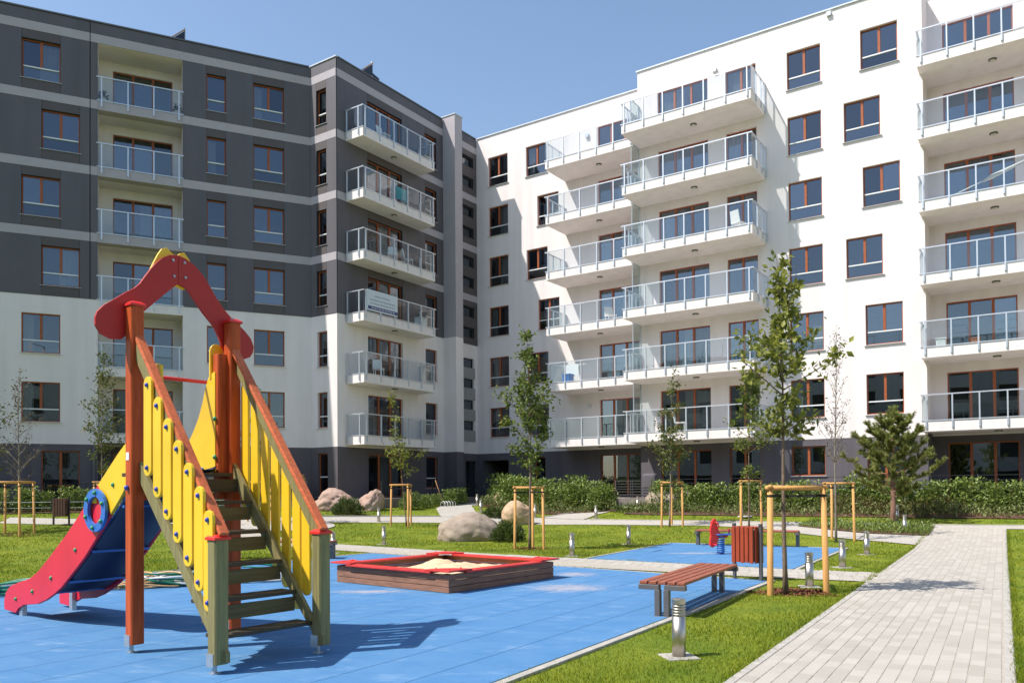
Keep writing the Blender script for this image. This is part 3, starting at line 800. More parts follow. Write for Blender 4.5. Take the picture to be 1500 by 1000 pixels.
def rooms(fr, bld, a0, a1, ks, depth=4.0, cuts=()):
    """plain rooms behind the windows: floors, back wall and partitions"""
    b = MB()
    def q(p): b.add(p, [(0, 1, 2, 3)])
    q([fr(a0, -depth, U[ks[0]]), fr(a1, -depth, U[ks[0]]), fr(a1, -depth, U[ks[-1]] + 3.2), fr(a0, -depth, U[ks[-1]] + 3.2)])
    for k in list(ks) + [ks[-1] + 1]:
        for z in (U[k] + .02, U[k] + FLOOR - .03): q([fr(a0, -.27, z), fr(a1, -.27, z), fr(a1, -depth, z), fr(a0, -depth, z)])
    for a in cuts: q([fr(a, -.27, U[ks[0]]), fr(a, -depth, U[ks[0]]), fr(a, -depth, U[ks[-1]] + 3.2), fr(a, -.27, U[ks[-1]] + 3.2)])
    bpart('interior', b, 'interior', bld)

WZ = ['white_plaster', 'dark_plaster', 'joint_dark', 'interior']
# ---- left block, long wing
A_L = -34.0
def a_big(k): return -12.0 if k in (6, 4, 2, 1) else -11.27
holes = []; wins = []
for k in range(0, 7):
    hz = (U[k] + SILL, U[k] + HEAD)
    for a, w, lv in ((a_big(k), 1.43, 2), (-4.71, .84, 1), (-2.65, 1.40, 2), (-18.2, 1.43, 2), (-22.5, 1.43, 2), (-27.0, 1.43, 2)):
        z0 = hz[0]; tr = .54
        if k == 0: z0 = U[0] + .45; tr = None
        holes.append((a, a + w, z0, hz[1])); wins.append((a, z0, w, hz[1] - z0, lv, tr))
    holes.append((-9.15, -5.73, U[k] + (.0 if k == 0 else FLOOR), U[k + 1], 1.5, 0 if k else 1))
wall(FA, A_L, 0, .3, ROOF, holes, [(GND, 1), (WHITE, 0), (99, 2)], WZ, left_block)
for a, z, w, h, lv, tr in wins: window(FA, left_block, a, z, w, h, lv, transom=tr, curtain=cur(.4))
for k in range(0, 7):                               # recessed balconies
    fl = MB(); zf = U[k] + FLOOR if k else U[0] + .3
    fl.add([FA(-9.15, -1.5, zf), FA(-5.73, -1.5, zf), FA(-5.73, -.001, zf), FA(-9.15, -.001, zf)], [(0, 1, 2, 3)])
    bpart('balcony_floor', fl, 'concrete', left_block)
    bw = Frame(PI_ - nrm(dA) * 1.5, dA)
    wall(bw, -9.15, -5.73, zf, U[k + 1], [(-8.6, -6.1, zf, U[k] + HEAD)], [(GND, 1), (99, 0)], WZ, left_block, depth=.12)
    window(bw, left_block, -8.6, zf + .01, 2.5, U[k] + HEAD - zf - .01, 3, door=True, curtain=cur(.5), setback=.08)
    if k:
        balcony(FA, left_block, -9.15, -5.73, -.5, .012, U[k], sides=(False, False), lamp=False, posts=4, mats=('band_grey' if U[k] > 12 else 'white_plaster',), slab_h=FLOOR, name='balcony_parapet')
    lm = RAILC.get('lamp')
    if lm: bpart('ceiling_light', None, None, left_block, FA(-7.4, -.75, U[k + 1]), 0, me=lm)
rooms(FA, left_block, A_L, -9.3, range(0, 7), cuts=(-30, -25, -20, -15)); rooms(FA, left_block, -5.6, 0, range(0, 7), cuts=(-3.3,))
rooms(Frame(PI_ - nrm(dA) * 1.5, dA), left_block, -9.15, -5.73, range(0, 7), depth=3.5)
for k in range(4, 8):                               # pale bands
    for a0, a1 in ((A_L, -9.46), (-9.43, -9.15), (-5.73, 0)) if k < 7 else ((A_L, -9.46), (-9.43, 0)):
        panelbox(FA, left_block, a0, a1, U[k], U[k] + .38, 'band_grey', .03, 'band', .002)
for k in range(3, 7):
    z0 = U[k] + .38 if k > 3 else WHITE; z1 = U[k + 1]; s, h = U[k] + SILL - .03, U[k] + HEAD + .0
    b = a_big(k)
    for w0, w1 in ((b, b + 1.43), (-4.71, -3.87), (-2.65, -1.25), (-18.2, -16.77), (-22.5, -21.07), (-27.0, -25.57)):
        panelbox(FA, left_block, w0, w1, z0, s, 'panel_brown'); panelbox(FA, left_block, w0, w1, h, z1, 'panel_brown')
    for a0, a1 in ((A_L, -27.0), (-25.57, -22.5), (-21.07, -18.2), (-16.77, b), (b + 1.43, -9.46), (-9.43, -9.15), (-5.73, -4.71), (-3.87, -2.65), (-1.25, 0)):
        panelbox(FA, left_block, a0, a1, z0, z1, 'panel_grey')
panelbox(FA, left_block, A_L, -9.46, U[7] + .38, ROOF - .02, 'panel_grey'); panelbox(FA, left_block, -9.43, 0, U[7] + .38, ROOF - .02, 'panel_grey')
# ---- left block, short return facing the sun
RL = 1.7582
holes = []; wins = []
for k in range(0, 7):
    z0 = U[k] + (SILL if k else .45)
    holes.append((.42, 1.10, z0, U[k] + HEAD)); wins.append((.42, z0, .68, U[k] + HEAD - z0, 1, .54 if k else .95))
wall(FR, 0, RL, .3, ROOF, holes, [(GND, 1), (WHITE, 0), (99, 2)], WZ, left_block)
for a, z, w, h, lv, tr in wins: window(FR, left_block, a, z, w, h, lv, transom=tr, curtain=RC.choice([0, 0, 3]))
for k in range(4, 8): panelbox(FR, left_block, 0.031, RL, U[k], U[k] + .38, 'band_grey', .03, 'band', .002)
for k in range(3, 7):
    z0 = U[k] + .38 if k > 3 else WHITE; z1 = U[k + 1]
    panelbox(FR, left_block, 0.024, .42, z0, z1, 'panel_grey'); panelbox(FR, left_block, 1.10, RL + .02, z0, z1, 'panel_grey')
    panelbox(FR, left_block, .42, 1.10, z0, U[k] + SILL - .03, 'panel_brown'); panelbox(FR, left_block, .42, 1.10, U[k] + HEAD, z1, 'panel_brown')
panelbox(FR, left_block, 0.024, RL + .02, U[7] + .38, ROOF - .02, 'panel_grey')
# ---- left block, wing with jutting balconies
BL = 7.95
holes = []; wins = []
for k in range(0, 7):
    zd = U[k] + FLOOR + .02
    holes += [(2.05, 4.58, zd, U[k] + HEAD), (6.40, 7.38, U[k] + .84, U[k] + HEAD)]
    wins += [(2.05, zd, 2.53, U[k] + HEAD - zd, 3, True), (6.40, U[k] + .84, .98, HEAD - .84, 1, False)]
sholes = []
for i, z in enumerate([20.86, 19.65, 17.95, 16.75, 15.05, 13.85, 12.15, 10.95, 9.2, 8.03, 6.8, 5.6]): sholes.append((9.62, 10.74, z - .54, z))
sholes.append((9.9, 10.9, .95, 3.3))
wall(FB, 0, 11.08, .3, ROOF, holes + sholes, [(GND, 1), (WHITE, 0), (99, 2)], WZ, left_block)
for a, z, w, h, lv, dr in wins: window(FB, left_block, a, z, w, h, lv, door=dr, transom=None if dr else .54, curtain=cur(.5))
for a0, a1, z0, z1 in sholes: window(FB, left_block, a0, z0, a1 - a0, z1 - z0, 1, mt='joint_dark')
rooms(FB, left_block, .4, 11.0, range(0, 7), cuts=(5.2, 8.2), depth=3.2)
for k in range(4, 8):
    panelbox(FB, left_block, 0.031, BL, U[k], U[k] + .38, 'band_grey', .03, 'band', .002); 
    panelbox(FB, left_block, 9.58, 11.06, U[k], U[k] + .38, 'band_grey', .03, 'band', .002)
for k in range(3, 7):
    z0 = U[k] + .38 if k > 3 else WHITE; z1 = U[k + 1]; h = U[k] + HEAD
    for a0, a1 in ((.024, 2.05), (4.58, 6.40), (7.38, BL)): panelbox(FB, left_block, a0, a1, z0, z1, 'panel_grey')
    panelbox(FB, left_block, 2.05, 4.58, h, z1, 'panel_brown'); panelbox(FB, left_block, 6.40, 7.38, h, z1, 'panel_brown')
    panelbox(FB, left_block, 6.40, 7.38, z0, U[k] + .81, 'panel_brown')
    if z0 < U[k] + FLOOR - .1: panelbox(FB, left_block, 2.05, 4.58, z0, U[k] + FLOOR, 'panel_brown')
    w = [q for q in sholes if z0 < q[2] < z1]; zz = z0
    for q in sorted(w, key=lambda e: e[2]):
        panelbox(FB, left_block, 9.60, 11.06, zz, q[2] - .03, 'panel_brown'); panelbox(FB, left_block, 10.74, 11.06, q[2] - .03, q[3] + .03, 'panel_brown'); zz = q[3] + .03
    panelbox(FB, left_block, 9.60, 11.06, zz, z1, 'panel_brown')
for a, b_ in ((8.03, 8.66), (6.8, 7.49), (5.6, 6.26), (4.4, 5.06)): panelbox(FB, left_block, 9.60, 10.80, a, b_, 'spandrel', .03)
panelbox(FB, left_block, .024, BL, U[7] + .38, ROOF - .02, 'panel_grey'); panelbox(FB, left_block, 9.58, 11.06, U[7] + .38, ROOF - .02, 'panel_grey')
for k in range(1, 7): balcony(FB, left_block, .58, 5.82, .034, 1.16, U[k], sides=(True, True))
# pilaster between the balconies and the stair windows
b = MB()
for (z0, z1, mi) in ((.3, GND, 1), (GND, WHITE, 0), (WHITE, ROOF + .12, 2)):
    p = [FB(7.95, -.2, z0), FB(9.58, -.2, z0), FB(8.6, .86, z0), FB(7.95, .86, z0)]
    p = [FB(7.95, -.2, z0), FB(8.6, -.2, z0), FB(8.6, .86, z0), FB(7.95, .86, z0)]
    b.hexa(p + [(x, y, z1) for x, y, _ in p], mi)
bpart('pilaster', b, ['white_plaster', 'dark_plaster', 'band_grey'], left_block)
b = MB(); 
for (z0, z1, mi) in ((.3, GND, 1), (GND, WHITE, 0), (WHITE, ROOF - .01, 2)):
    p = [FB(8.6, -.2, z0), FB(9.58, -.2, z0), FB(9.58, .04, z0), FB(8.6, .04, z0)]; b.hexa(p + [(x, y, z1) for x, y, _ in p], mi)
bpart('pier', b, ['white_plaster', 'dark_plaster', 'panel_grey'], left_block)
b = MB(); p = [FB(7.91, -.2, ROOF + .125), FB(8.64, -.2, ROOF + .125), FB(8.64, .9, ROOF + .125), FB(7.91, .9, ROOF + .125)]; b.hexa(p + [(x, y, ROOF + .17) for x, y, _ in p]); bpart('coping', b, 'coping', left_block)
def coping(fr, bld, a0, a1, z, mt, o0=-.3, o1=.06):
    b = MB(); p = [fr(a0, o0, z), fr(a1, o0, z), fr(a1, o1, z), fr(a0, o1, z)]; b.hexa(p + [(x, y, z + .06) for x, y, _ in p]); bpart('coping', b, mt, bld)
coping(FA, left_block, A_L, -.07, ROOF, 'coping_dark'); coping(FR, left_block, 0.0, RL + .05, ROOF + .003, 'coping'); coping(FB, left_block, 0.07, 7.9, ROOF + .001, 'coping_dark'); coping(FB, left_block, 8.65, 11.0, ROOF + .001, 'coping_dark')
# roof and back
b = MB()
pts = [FA(A_L, -.05, 0), FA(0, -.05, 0), FR(RL, -.05, 0), FB(11.05, -.05, 0), FB(11.05, -12, 0), FB(4, -12, 0), FA(A_L, -12, 0)]
b.add([(x, y, ROOF - .35) for x, y, _ in pts], [tuple(range(7))]); bpart('roof', b, 'roof_felt', left_block)
b = MB()
for i in range(3, 7):
    p, q = pts[i], pts[(i + 1) % 7]; b.add([(p[0], p[1], .3), (q[0], q[1], .3), (q[0], q[1], ROOF), (p[0], p[1], ROOF)], [(0, 1, 2, 3)])
bpart('rear_wall', b, 'white_plaster', left_block)

# ---- right block
CR = 34.0
def c1b(k): return 4.20 if k in (5, 3) else 3.47
holes = []; wins = []
for k in range(1, 7):
    for a, w in ((.86, 1.37), (c1b(k), 1.38)):
        holes.append((a, a + w, U[k] + SILL, U[k] + HEAD)); wins.append((a, U[k] + SILL, w, HEAD - SILL, 2, .54, False))
for k in range(0, 7):
    zd = U[k] + FLOOR + .02; holes.append((8.0, 10.3, zd, U[k] + HEAD)); wins.append((8.0, zd, 2.3, U[k] + HEAD - zd, 3, None, True))
holes.append((3.9, 4.6, U[0] + .6, U[0] + HEAD)); wins.append((3.9, U[0] + .6, .7, HEAD - .6, 1, .54, False))
holes.append((.35, 2.15, .3, 3.32, 4.0, 1))          # passage
wall(FC1, 0, 11.067, .3, ROOF, holes, [(GND, 1), (99, 0)], WZ, right_block)
for a, z, w, h, lv, tr, dr in wins: window(FC1, right_block, a, z, w, h, lv, door=dr, transom=tr, curtain=cur(.5))
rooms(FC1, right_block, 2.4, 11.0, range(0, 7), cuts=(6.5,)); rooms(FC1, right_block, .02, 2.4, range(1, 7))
def c2b(k): return {6: 20.12, 5: 19.43, 4: 20.15, 3: 19.46}.get(k, 20.18)
S0, SL = 9.9, 22.45
holes = []; wins = []
for k in range(0, 7):
    zd = U[k] + FLOOR + .02
    holes += [(10.95, 13.46, zd, U[k] + HEAD), (14.32, 15.72, zd, U[k] + HEAD)]
    wins += [(10.95, zd, 2.51, U[k] + HEAD - zd, 3, None, True), (14.32, zd, 1.40, U[k] + HEAD - zd, 2, None, True)]
    for a, w in ((17.09, 1.42), (c2b(k), 1.42)):
        z0 = U[k] + SILL if k else 2.15
        if k == 0 and a > 19: z0 = U[0] + .42
        holes.append((a, a + w, z0, U[k] + HEAD)); wins.append((a, z0, w, U[k] + HEAD - z0, 2, .54 if k else None, False))
    holes.append((SL, 27.1, U[k] + (FLOOR if k else .3), U[k + 1] if k < 6 else ROOF, 1.5, 0 if k else 1))
wall(FC2, S0, CR, .3, ROOF, holes, [(GND, 1), (99, 0)], WZ, right_block)
for a, z, w, h, lv, tr, dr in wins: window(FC2, right_block, a, z, w, h, lv, door=dr, transom=tr, curtain=cur(.33))
b = MB(); p = [FC2(S0, 0, .3), FC2(S0, -1.6, .3)]
for z0, z1, mi in ((.3, GND, 1), (GND, ROOF, 0)):
    b.add([(p[0][0], p[0][1], z0), (p[1][0], p[1][1], z0), (p[1][0], p[1][1], z1), (p[0][0], p[0][1], z1)], [(0, 1, 2, 3)], mi)
bpart('wall', b, WZ, right_block)
fl2 = Frame(PJ2 - nrm(dC) * 1.5, dC)
for k in range(0, 7):
    zf = U[k] + FLOOR if k else U[0] + .3
    wall(fl2, SL, 27.1, zf, U[k + 1] if k < 6 else ROOF, [(23.02, 25.52, zf, U[k] + HEAD)], [(GND, 1), (99, 0)], WZ, right_block, depth=.12)
    window(fl2, right_block, 23.02, zf + .01, 2.5, U[k] + HEAD - zf - .01, 3, door=True, curtain=cur(.3), setback=.08)
    if k: balcony(FC2, right_block, SL - .12, 27.2, -1.49, .72, U[k], sides=(True, False), posts=6)
    else:
        q = MB(); q.add([fl2(SL, 0, zf), fl2(27.1, 0, zf), fl2(27.1, 1.5, zf), fl2(SL, 1.5, zf)], [(0, 1, 2, 3)]); bpart('balcony_floor', q, 'concrete', right_block)
rooms(FC2, right_block, 10.0, SL - .1, range(0, 7), cuts=(14, 16.5, 19)); rooms(fl2, right_block, SL, 27.1, range(0, 7), depth=3.5)
for k in range(1, 7):
    balcony(FC1, right_block, 6.02, 11.06, .004, 2.1, U[k], sides=(True, False), posts=6)
    balcony(FC2, right_block, 9.98, 16.1, .004, 2.0, U[k], sides=(True, True), posts=7)
    b = MB(); z1 = U[k] + 2.88 if k < 6 else U[k] + 2.1; x = 9.955
    p = [FC2(x - .01, .02, U[k] + .42), FC2(x + .01, .02, U[k] + .42), FC2(x + .01, .9, U[k] + .42), FC2(x - .01, .9, U[k] + .42)]; b.hexa(p + [(u, v, z1) for u, v, _ in p])
    sc = bpart('privacy_screen', b, 'screen_glass', right_block)
    b = MB()
    for o in (.02, .9): b.bar(FC2(x, o, U[k] + .4), FC2(x, o, z1), .04, .04)
    b.bar(FC2(x, .02, z1), FC2(x, .9, z1), .04, .04); b.bar(FC2(x, .02, U[k] + 1.35), FC2(x, .9, U[k] + 1.35), .035, .035); L = right_block.location
    link('screen_frame', b.mesh('screen_frame', 'rail_metal'), sc)
coping(FC1, right_block, .05, 11.0, ROOF, 'coping'); coping(FC2, right_block, S0 - .05, SL, ROOF + .002, 'coping'); coping(FC2, right_block, 27.1, CR, ROOF + .002, 'coping'); coping(fl2, right_block, SL + .01, 27.09, ROOF + .002, 'coping')
for fr, a, z in ((FC1, 7.41, 20.46), (FC1, 7.41, 6.05), (FC2, 13.83, 21.03), (FC2, 18.9, 21.93)):
    b = MB(); b.box(-.09, .09, -.12, 0, -.09, .09); bpart('wall_lamp', b, 'coping', right_block, fr(a, .004, z), fr.rz)
b = MB(); pts = [FC1(0, -.05, 0), FC1(11.06, -.05, 0), FC2(S0, -.05, 0), FC2(CR, -.05, 0), FC2(CR, -13, 0), FC1(0, -13, 0)]
rp_ = pts[:3] + [FC2(SL, -.05, 0), FC2(SL, -1.6, 0), FC2(27.1, -1.6, 0), FC2(27.1, -.05, 0)] + pts[3:]
b.add([(x, y, ROOF - .35) for x, y, _ in rp_], [tuple(range(10))]); bpart('roof', b, 'roof_felt', right_block)
b = MB()
for i in range(3, 6):
    p, q = pts[i], pts[(i + 1) % 6]; b.add([(p[0], p[1], .3), (q[0], q[1], .3), (q[0], q[1], ROOF), (p[0], p[1], ROOF)], [(0, 1, 2, 3)])
bpart('rear_wall', b, 'white_plaster', right_block)
# down pipe in the corner
b = MB(); b.tube([FA(-9.3, .07, .9), FA(-9.3, .07, 3.6)], .04, 8); bpart('drain_pipe', b, 'coping_dark', left_block)

# the block across the courtyard, seen only mirrored in the panes
FD = Frame((32, -46), np.array([-.8285, .56])); opp = thing('apartment_building', FD(0, 0, 0), 0, 'long apartment block on the far side of the courtyard, mirrored in the windows', 'building')
holes = []
for k in range(6):
    for j in range(22): holes.append((2 + j * 4.4, 4 + j * 4.4, 1.6 + 2.9 * k, 3.2 + 2.9 * k))
wall(FD, 0, 100, 0, 16.5, holes, [(3.2, 1), (99, 0)], WZ, opp, depth=.3)
b = MB(); pts = [FD(0, -.31, 0), FD(100, -.31, 0), FD(100, -12, 0), FD(0, -12, 0)]; b.hexa(pts + [(x, y, 16.4) for x, y, _ in pts]); bpart('core', b, 'interior', opp)

# roof vents
def roof_vent(fr, a, o, z, label):
    r = thing('roof_vent', fr(a, o, ROOF - .35), fr.rz, label, 'roof vent', 'open roof vents')
    h = z - (ROOF - .35); b = MB(); b.bar((0, 0, 0), (0, 0, h), .07, .07); link('mast', b.mesh('mast', 'coping'), r)
    for s, w in ((-1, .62), (1, .5)):
        b = MB(); b.hexa([(0, -.05, h - .75), (s * w, -.05, h - .75), (s * w, .6, h - .75), (0, .6, h - .75), (0, -.05, h - .15 if s < 0 else h - .6), (s * w, -.05, h - .7), (s * w, .6, h - .7), (0, .6, h - .15 if s < 0 else h - .6)])
        link('flap', b.mesh('flap', 'solar'), r)
    b = MB(); b.bar((-.66, -.07, h - .68), (0, -.07, h - .1), .03, .05); link('flap_rim', b.mesh('flap_rim', 'pallet'), r)
roof_vent(FA, -5.58, -1.2, 23.35, 'small dark roof vent with pale mast above the long grey facade')
roof_vent(FB, 3.45, -1.0, 23.7, 'small dark roof vent with pale mast above the jutting corner balconies')

# terraces, garden walls, railings
def terrace(fr, a0, a1, o1, zt_, label, mt='concrete'):
    b = MB(); p = [fr(a0, .05, .2), fr(a1, .05, .2), fr(a1, o1, .2), fr(a0, o1, .2)]; b.hexa(p + [(x, y, zt_) for x, y, _ in p])
    o = link('garden_wall', b.mesh('garden_wall', mt), None); o['label'] = label; o['category'] = 'garden wall'; return o
terrace(FA, -16, -.4, 1.7, 1.2, 'low terrace wall under the long grey facade behind the hedge')
terrace(FB, .2, 7.6, 2.6, 1.27, 'low brown terrace wall below the jutting corner balconies', 'concrete_dark')
terrace(FC1, 3.0, 10.9, 2.3, 1.2, 'low terrace wall of the white block behind the tall hedge')
terrace(FC2, 9.95, 31, 1.9, 1.2, 'long terrace wall of the white block behind the right hedge')
def railing(fr, a0, a1, o, z0, z1, label, bars=5, mt='black_metal', step=1.5):
    r = thing('terrace_railing', fr(a0, o, z0), fr.rz, label, 'railing', 'black terrace railings'); L = a1 - a0; n = max(1, int(L / step)); h = z1 - z0
    pb = MB(); pb.box(-.02, .02, -.02, .02, 0, h); pm = pb.mesh('post', mt)
    for i in range(n + 1): link('post', pm, r, (L * i / n, 0, 0))
    bb = MB(); bb.bar((0, 0, 0), (L, 0, 0), .016, .02); bm = bb.mesh('bar', mt)
    for i in range(bars): link('bar', bm, r, (0, .022, h * (i + .8) / bars - .012))
railing(FA, -15.5, -.5, 1.6, 1.2, 2.05, 'black barred railing along the terrace of the long grey facade')
railing(FB, .3, 7.5, 2.5, 1.27, 2.05, 'black barred railing below the jutting corner balconies')
railing(FC1, 3.1, 10.8, 2.2, 1.2, 2.1, 'black barred railing behind the tall middle hedge')
railing(FC2, 10.3, 30.5, 1.8, 1.2, 2.1, 'long black barred railing behind the right hedge')
rampf = Frame(FC1(0, 4.5, 0)[:2], dC)
b = MB(); p = [rampf(11.1, -.1, .5), rampf(13.2, -.1, .5), rampf(13.2, .1, .5), rampf(11.1, .1, .5)]
q = [(p[0][0], p[0][1], 1.2), (p[1][0], p[1][1], 1.3), (p[2][0], p[2][1], 1.3), (p[3][0], p[3][1], 1.2)]; b.hexa(p + q)
o = link('garden_wall', b.mesh('garden_wall', 'concrete_dark')); o['label'] = 'brown low wall with railing at the end of the diagonal path'; o['category'] = 'garden wall'
railing(rampf, 11.15, 12.9, 0, 1.29, 2.02, 'short grey barred railing on the brown wall by the diagonal path', 6, 'steel_dark', .9)
b = MB(); p = [FC1(12.35, 4.3, .9), FC1(13.0, 4.3, .9), FC1(13.0, 3.9, .9), FC1(12.35, 3.9, .9)]; b.hexa(p + [(x, y, 2.32) for x, y, _ in p])
o = link('garden_wall', b.mesh('garden_wall', 'dark_plaster'), bevel=.1); o['label'] = 'pale grey upright slab beside the barred railing by the diagonal path'; o['category'] = 'garden wall'
#SPLIT
# ------------------------------------------------------------------ play tower with slide
def play_tower():
    rz = math.atan2(-.629, .777)                    # local x = down the stairs, local y = across the tower
    r = thing('slide_tower', (-3.87, 8.23, .016), rz, 'wooden play tower with red arch, yellow pickets, stairs and a red slide', 'slide')
    def P(n, mb, mt, bevel=.004, parent=r, smooth=False): return link(n, mb.mesh(n, mt, smooth), parent, bevel=bevel)
    CAPS = {}
    def cap(kind, parent, x, y, z):
        if kind not in CAPS:
            c = MB(); c.ball((0, 0, 0), {'zinc': .017, 'green': .026, 'two': .024, 'blue': .027}[kind], 0, 8, 6)
            if kind == 'two':
                c.m = [1 if i % 48 % 8 in (3, 4, 5) else 0 for i in range(len(c.f))]
            CAPS[kind] = c.mesh('bolt_cap', {'zinc': 'zinc', 'green': 'green_plastic', 'two': ['cap_blue', 'red_cap'], 'blue': 'cap_blue'}[kind], True)
        link('bolt_cap', CAPS[kind], parent, (x, y, z))
    def octo(x, y, a, c): h = a / 2; return [(x - h + c, y - h), (x + h - c, y - h), (x + h, y - h + c), (x + h, y + h - c), (x + h - c, y + h), (x - h + c, y + h), (x - h, y + h - c), (x - h, y - h + c)]
    W = 1.13
    def post(x, y, z0, z1, mt, cap, shoe=True, a=.14, shoe_side=-1):
        b = MB(); b.prism(octo(x, y, a, .016), lambda u, v, w: (u, v, w), z0, z1)
        o = P('post', b, mt)
        if cap:
            c = MB(); h = a / 2 + .012
            for s0, s1, q0, q1 in ((h, h, z1, z1 + .022), (h, h * .55, z1 + .022, z1 + .05)):
                c.hexa([(x - s0, y - s0, q0), (x + s0, y - s0, q0), (x + s0, y + s0, q0), (x - s0, y + s0, q0), (x - s1, y - s1, q1), (x + s1, y - s1, q1), (x + s1, y + s1, q1), (x - s1, y + s1, q1)])
            link('cap', c.mesh('cap', 'red_cap'), o)
        if shoe:
            c = MB(); h = a / 2
            c.box(x - h - .006, x + h * .55, y - h - .006, y - h - .001, z0 - .02, z0 + .10); c.box(x - h - .006, x - h - .001, y - h, y + h * .55, z0 - .02, z0 + .10)
            c.cyl(x - h * .35, y - h * .35, -.01, z0 + .02, .022, 10); c.box(x - h * .9, x + h * .2, y - h * .9, y + h * .2, -.004, .008)
            link('steel_shoe', c.mesh('steel_shoe', 'zinc'), o)
        return o
    for y, yt, ys in ((0, 0, 0), (W, 1.115, 1.14)):
        post(0, yt, .085, 3.54, 'post_red', True)
        post(1.56, ys, .085, 1.20, 'wood_olive', True)
        post(-.17 if y == 0 else -.06, .20 if y == 0 else 1.0, 1.55, 3.18, 'post_red', False, shoe=False, a=.12)
    # roof arch
    outer = [(-.10, 3.20), (-.21, 3.19), (-.31, 3.23), (-.36, 3.31), (-.36, 3.39), (-.34, 3.45), (-.28, 3.52), (-.16, 3.61), (-.06, 3.69), (.03, 3.75), (.09, 3.81), (.14, 3.89), (.20, 3.98), (.26, 4.06), (.33, 4.13), (.41, 4.18), (.51, 4.20)]
    inner = [(.51, 3.89), (.33, 3.72), (.19, 3.58), (.09, 3.48), (0, 3.30)]
    left = outer + inner
    right = [(1.04 - u if u > .05 else 1.07 - u, v) for u, v in left]
    right = [(.51, 4.20), (.60, 4.18), (.70, 4.13), (.80, 4.04), (.88, 3.94), (.96, 3.82), (1.04, 3.72), (1.14, 3.63), (1.24, 3.56), (1.33, 3.49), (1.40, 3.42), (1.44, 3.33), (1.43, 3.26), (1.39, 3.20), (1.32, 3.17), (1.22, 3.17), (1.07, 3.22), (1.03, 3.28), (.99, 3.38), (.93, 3.49), (.80, 3.62), (.70, 3.74), (.60, 3.86), (.51, 3.89)]
    for nm, poly in (('arch_board', left), ('arch_board', right)):
        b = MB(); b.prism([(u + (-.001 if poly is left else .001), v) for u, v in poly], lambda u, v, w: (w, u, v), -.105, -.071); o = P(nm, b, 'red_board')
        for u, v in ((.45, 4.13), (.46, 3.96)) if poly is left else ((.58, 4.13), (.59, 3.97)): cap('zinc', o, -.066, u, v)
    yl = [(.22, 4.00), (.30, 4.17), (.345, 4.24), (.40, 4.265), (.45, 4.225), (.50, 4.185), (.55, 4.235), (.60, 4.255), (.65, 4.20), (.72, 4.08), (.70, 3.90), (.58, 3.84), (.51, 3.865), (.44, 3.85), (.30, 3.86)]
    b = MB(); b.prism(yl, lambda u, v, w: (w, u, v), -.137, -.107); P('gable_board', b, 'yellow')
    # platform, treads, risers
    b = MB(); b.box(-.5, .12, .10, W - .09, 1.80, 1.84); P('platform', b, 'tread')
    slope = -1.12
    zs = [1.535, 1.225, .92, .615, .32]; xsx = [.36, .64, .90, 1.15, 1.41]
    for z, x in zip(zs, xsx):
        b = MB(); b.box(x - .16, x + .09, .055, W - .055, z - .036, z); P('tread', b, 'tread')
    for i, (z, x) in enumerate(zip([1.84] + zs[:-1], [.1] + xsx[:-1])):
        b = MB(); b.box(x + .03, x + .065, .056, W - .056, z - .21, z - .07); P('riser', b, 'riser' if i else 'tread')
    for y in (.032, W - .032):
        b = MB(); b.prism([(.075, 1.95), (.075, 1.74), (1.45, .25), (1.60, .10), (1.67, .10), (1.67, .19), (1.48, .36)], lambda u, v, w: (u, w, v), y - .021, y + .021); P('stringer', b, 'wood_olive')
    # hand rails: olive board with red stained cap
    for y, s in ((-.005, -1), (W + .005, 1)):
        b = MB(); b.prism([(.075, 3.17), (.075, 2.98), (1.46, 1.20), (1.56, 1.20), (1.585, 1.27)], lambda u, v, w: (u, w, v), y - .022, y + .022); P('hand_rail', b, 'wood_olive')
        b = MB(); b.bar((.045, y - s * .02, 3.235), (1.64, y - s * .02, 1.245), .095, .042, (0, 0, 1)); P('rail_cap', b, 'rail_red', .01)
        # pickets
        yo = y + s * .042
        for i in range(7):
            x = .385 + i * .19; zt_ = 2.78 - i * .219; zb = 1.79 - i * .213
            if s > 0: x -= .22; zt_ += .08; zb -= .33
            if i == 6: zb = .55; x -= .03
            w = .078 if s < 0 else .068; pts = []
            for k in range(9): a = math.pi * k / 8; pts.append((x + w * math.cos(a), zt_ - w + w * math.sin(a)))
            for k in range(9): a = math.pi + math.pi * k / 8; pts.append((x + w * math.cos(a), zb + w + w * math.sin(a)))
            b = MB(); b.prism(pts, lambda u, v, q: (u, q, v), yo - .016, yo + .016); o = P('picket', b, 'yellow', .006)
            for z in (zt_ - .085, zb + .085): cap('two', o, x, yo + s * .02, z)
    cap('blue', r, 0, -.085, 1.68); cap('blue', r, 1.47, W, 1.10)
    c = MB(); c.box(-.035, .025, -.0745, -.0715, 1.96, 2.04); P('sticker', c, 'sticker', 0)
    b = MB(); b.prism([(.915, 2.9)] + [(1.0 + .085 * math.cos(math.pi - k * math.pi / 8), 3.22 + .085 * math.sin(math.pi - k * math.pi / 8)) for k in range(9)] + [(1.085, 2.9)], lambda u, v, w: (w, u, v), -.15, -.125); P('side_board', b, 'yellow')
    # grab bar
    b = MB(); b.tube([(-.27, .20, 2.88), (-.27, W - .12, 2.88)], .021, 10); P('grab_bar', b, 'red_cap', 0, smooth=True)
    # slide: two cheeks per side and the chute
    top = [(-.10, 2.96), (-.02, 2.98), (.10, 2.97), (.19, 2.92), (.26, 2.80), (.31, 2.66), (.40, 2.48), (.52, 2.32), (.65, 2.18), (.82, 2.08), (1.34, 1.72)]
    toe = [(1.02, 1.385), (.80, 1.56), (.60, 1.74), (.45, 1.85), (-.10, 1.85)]
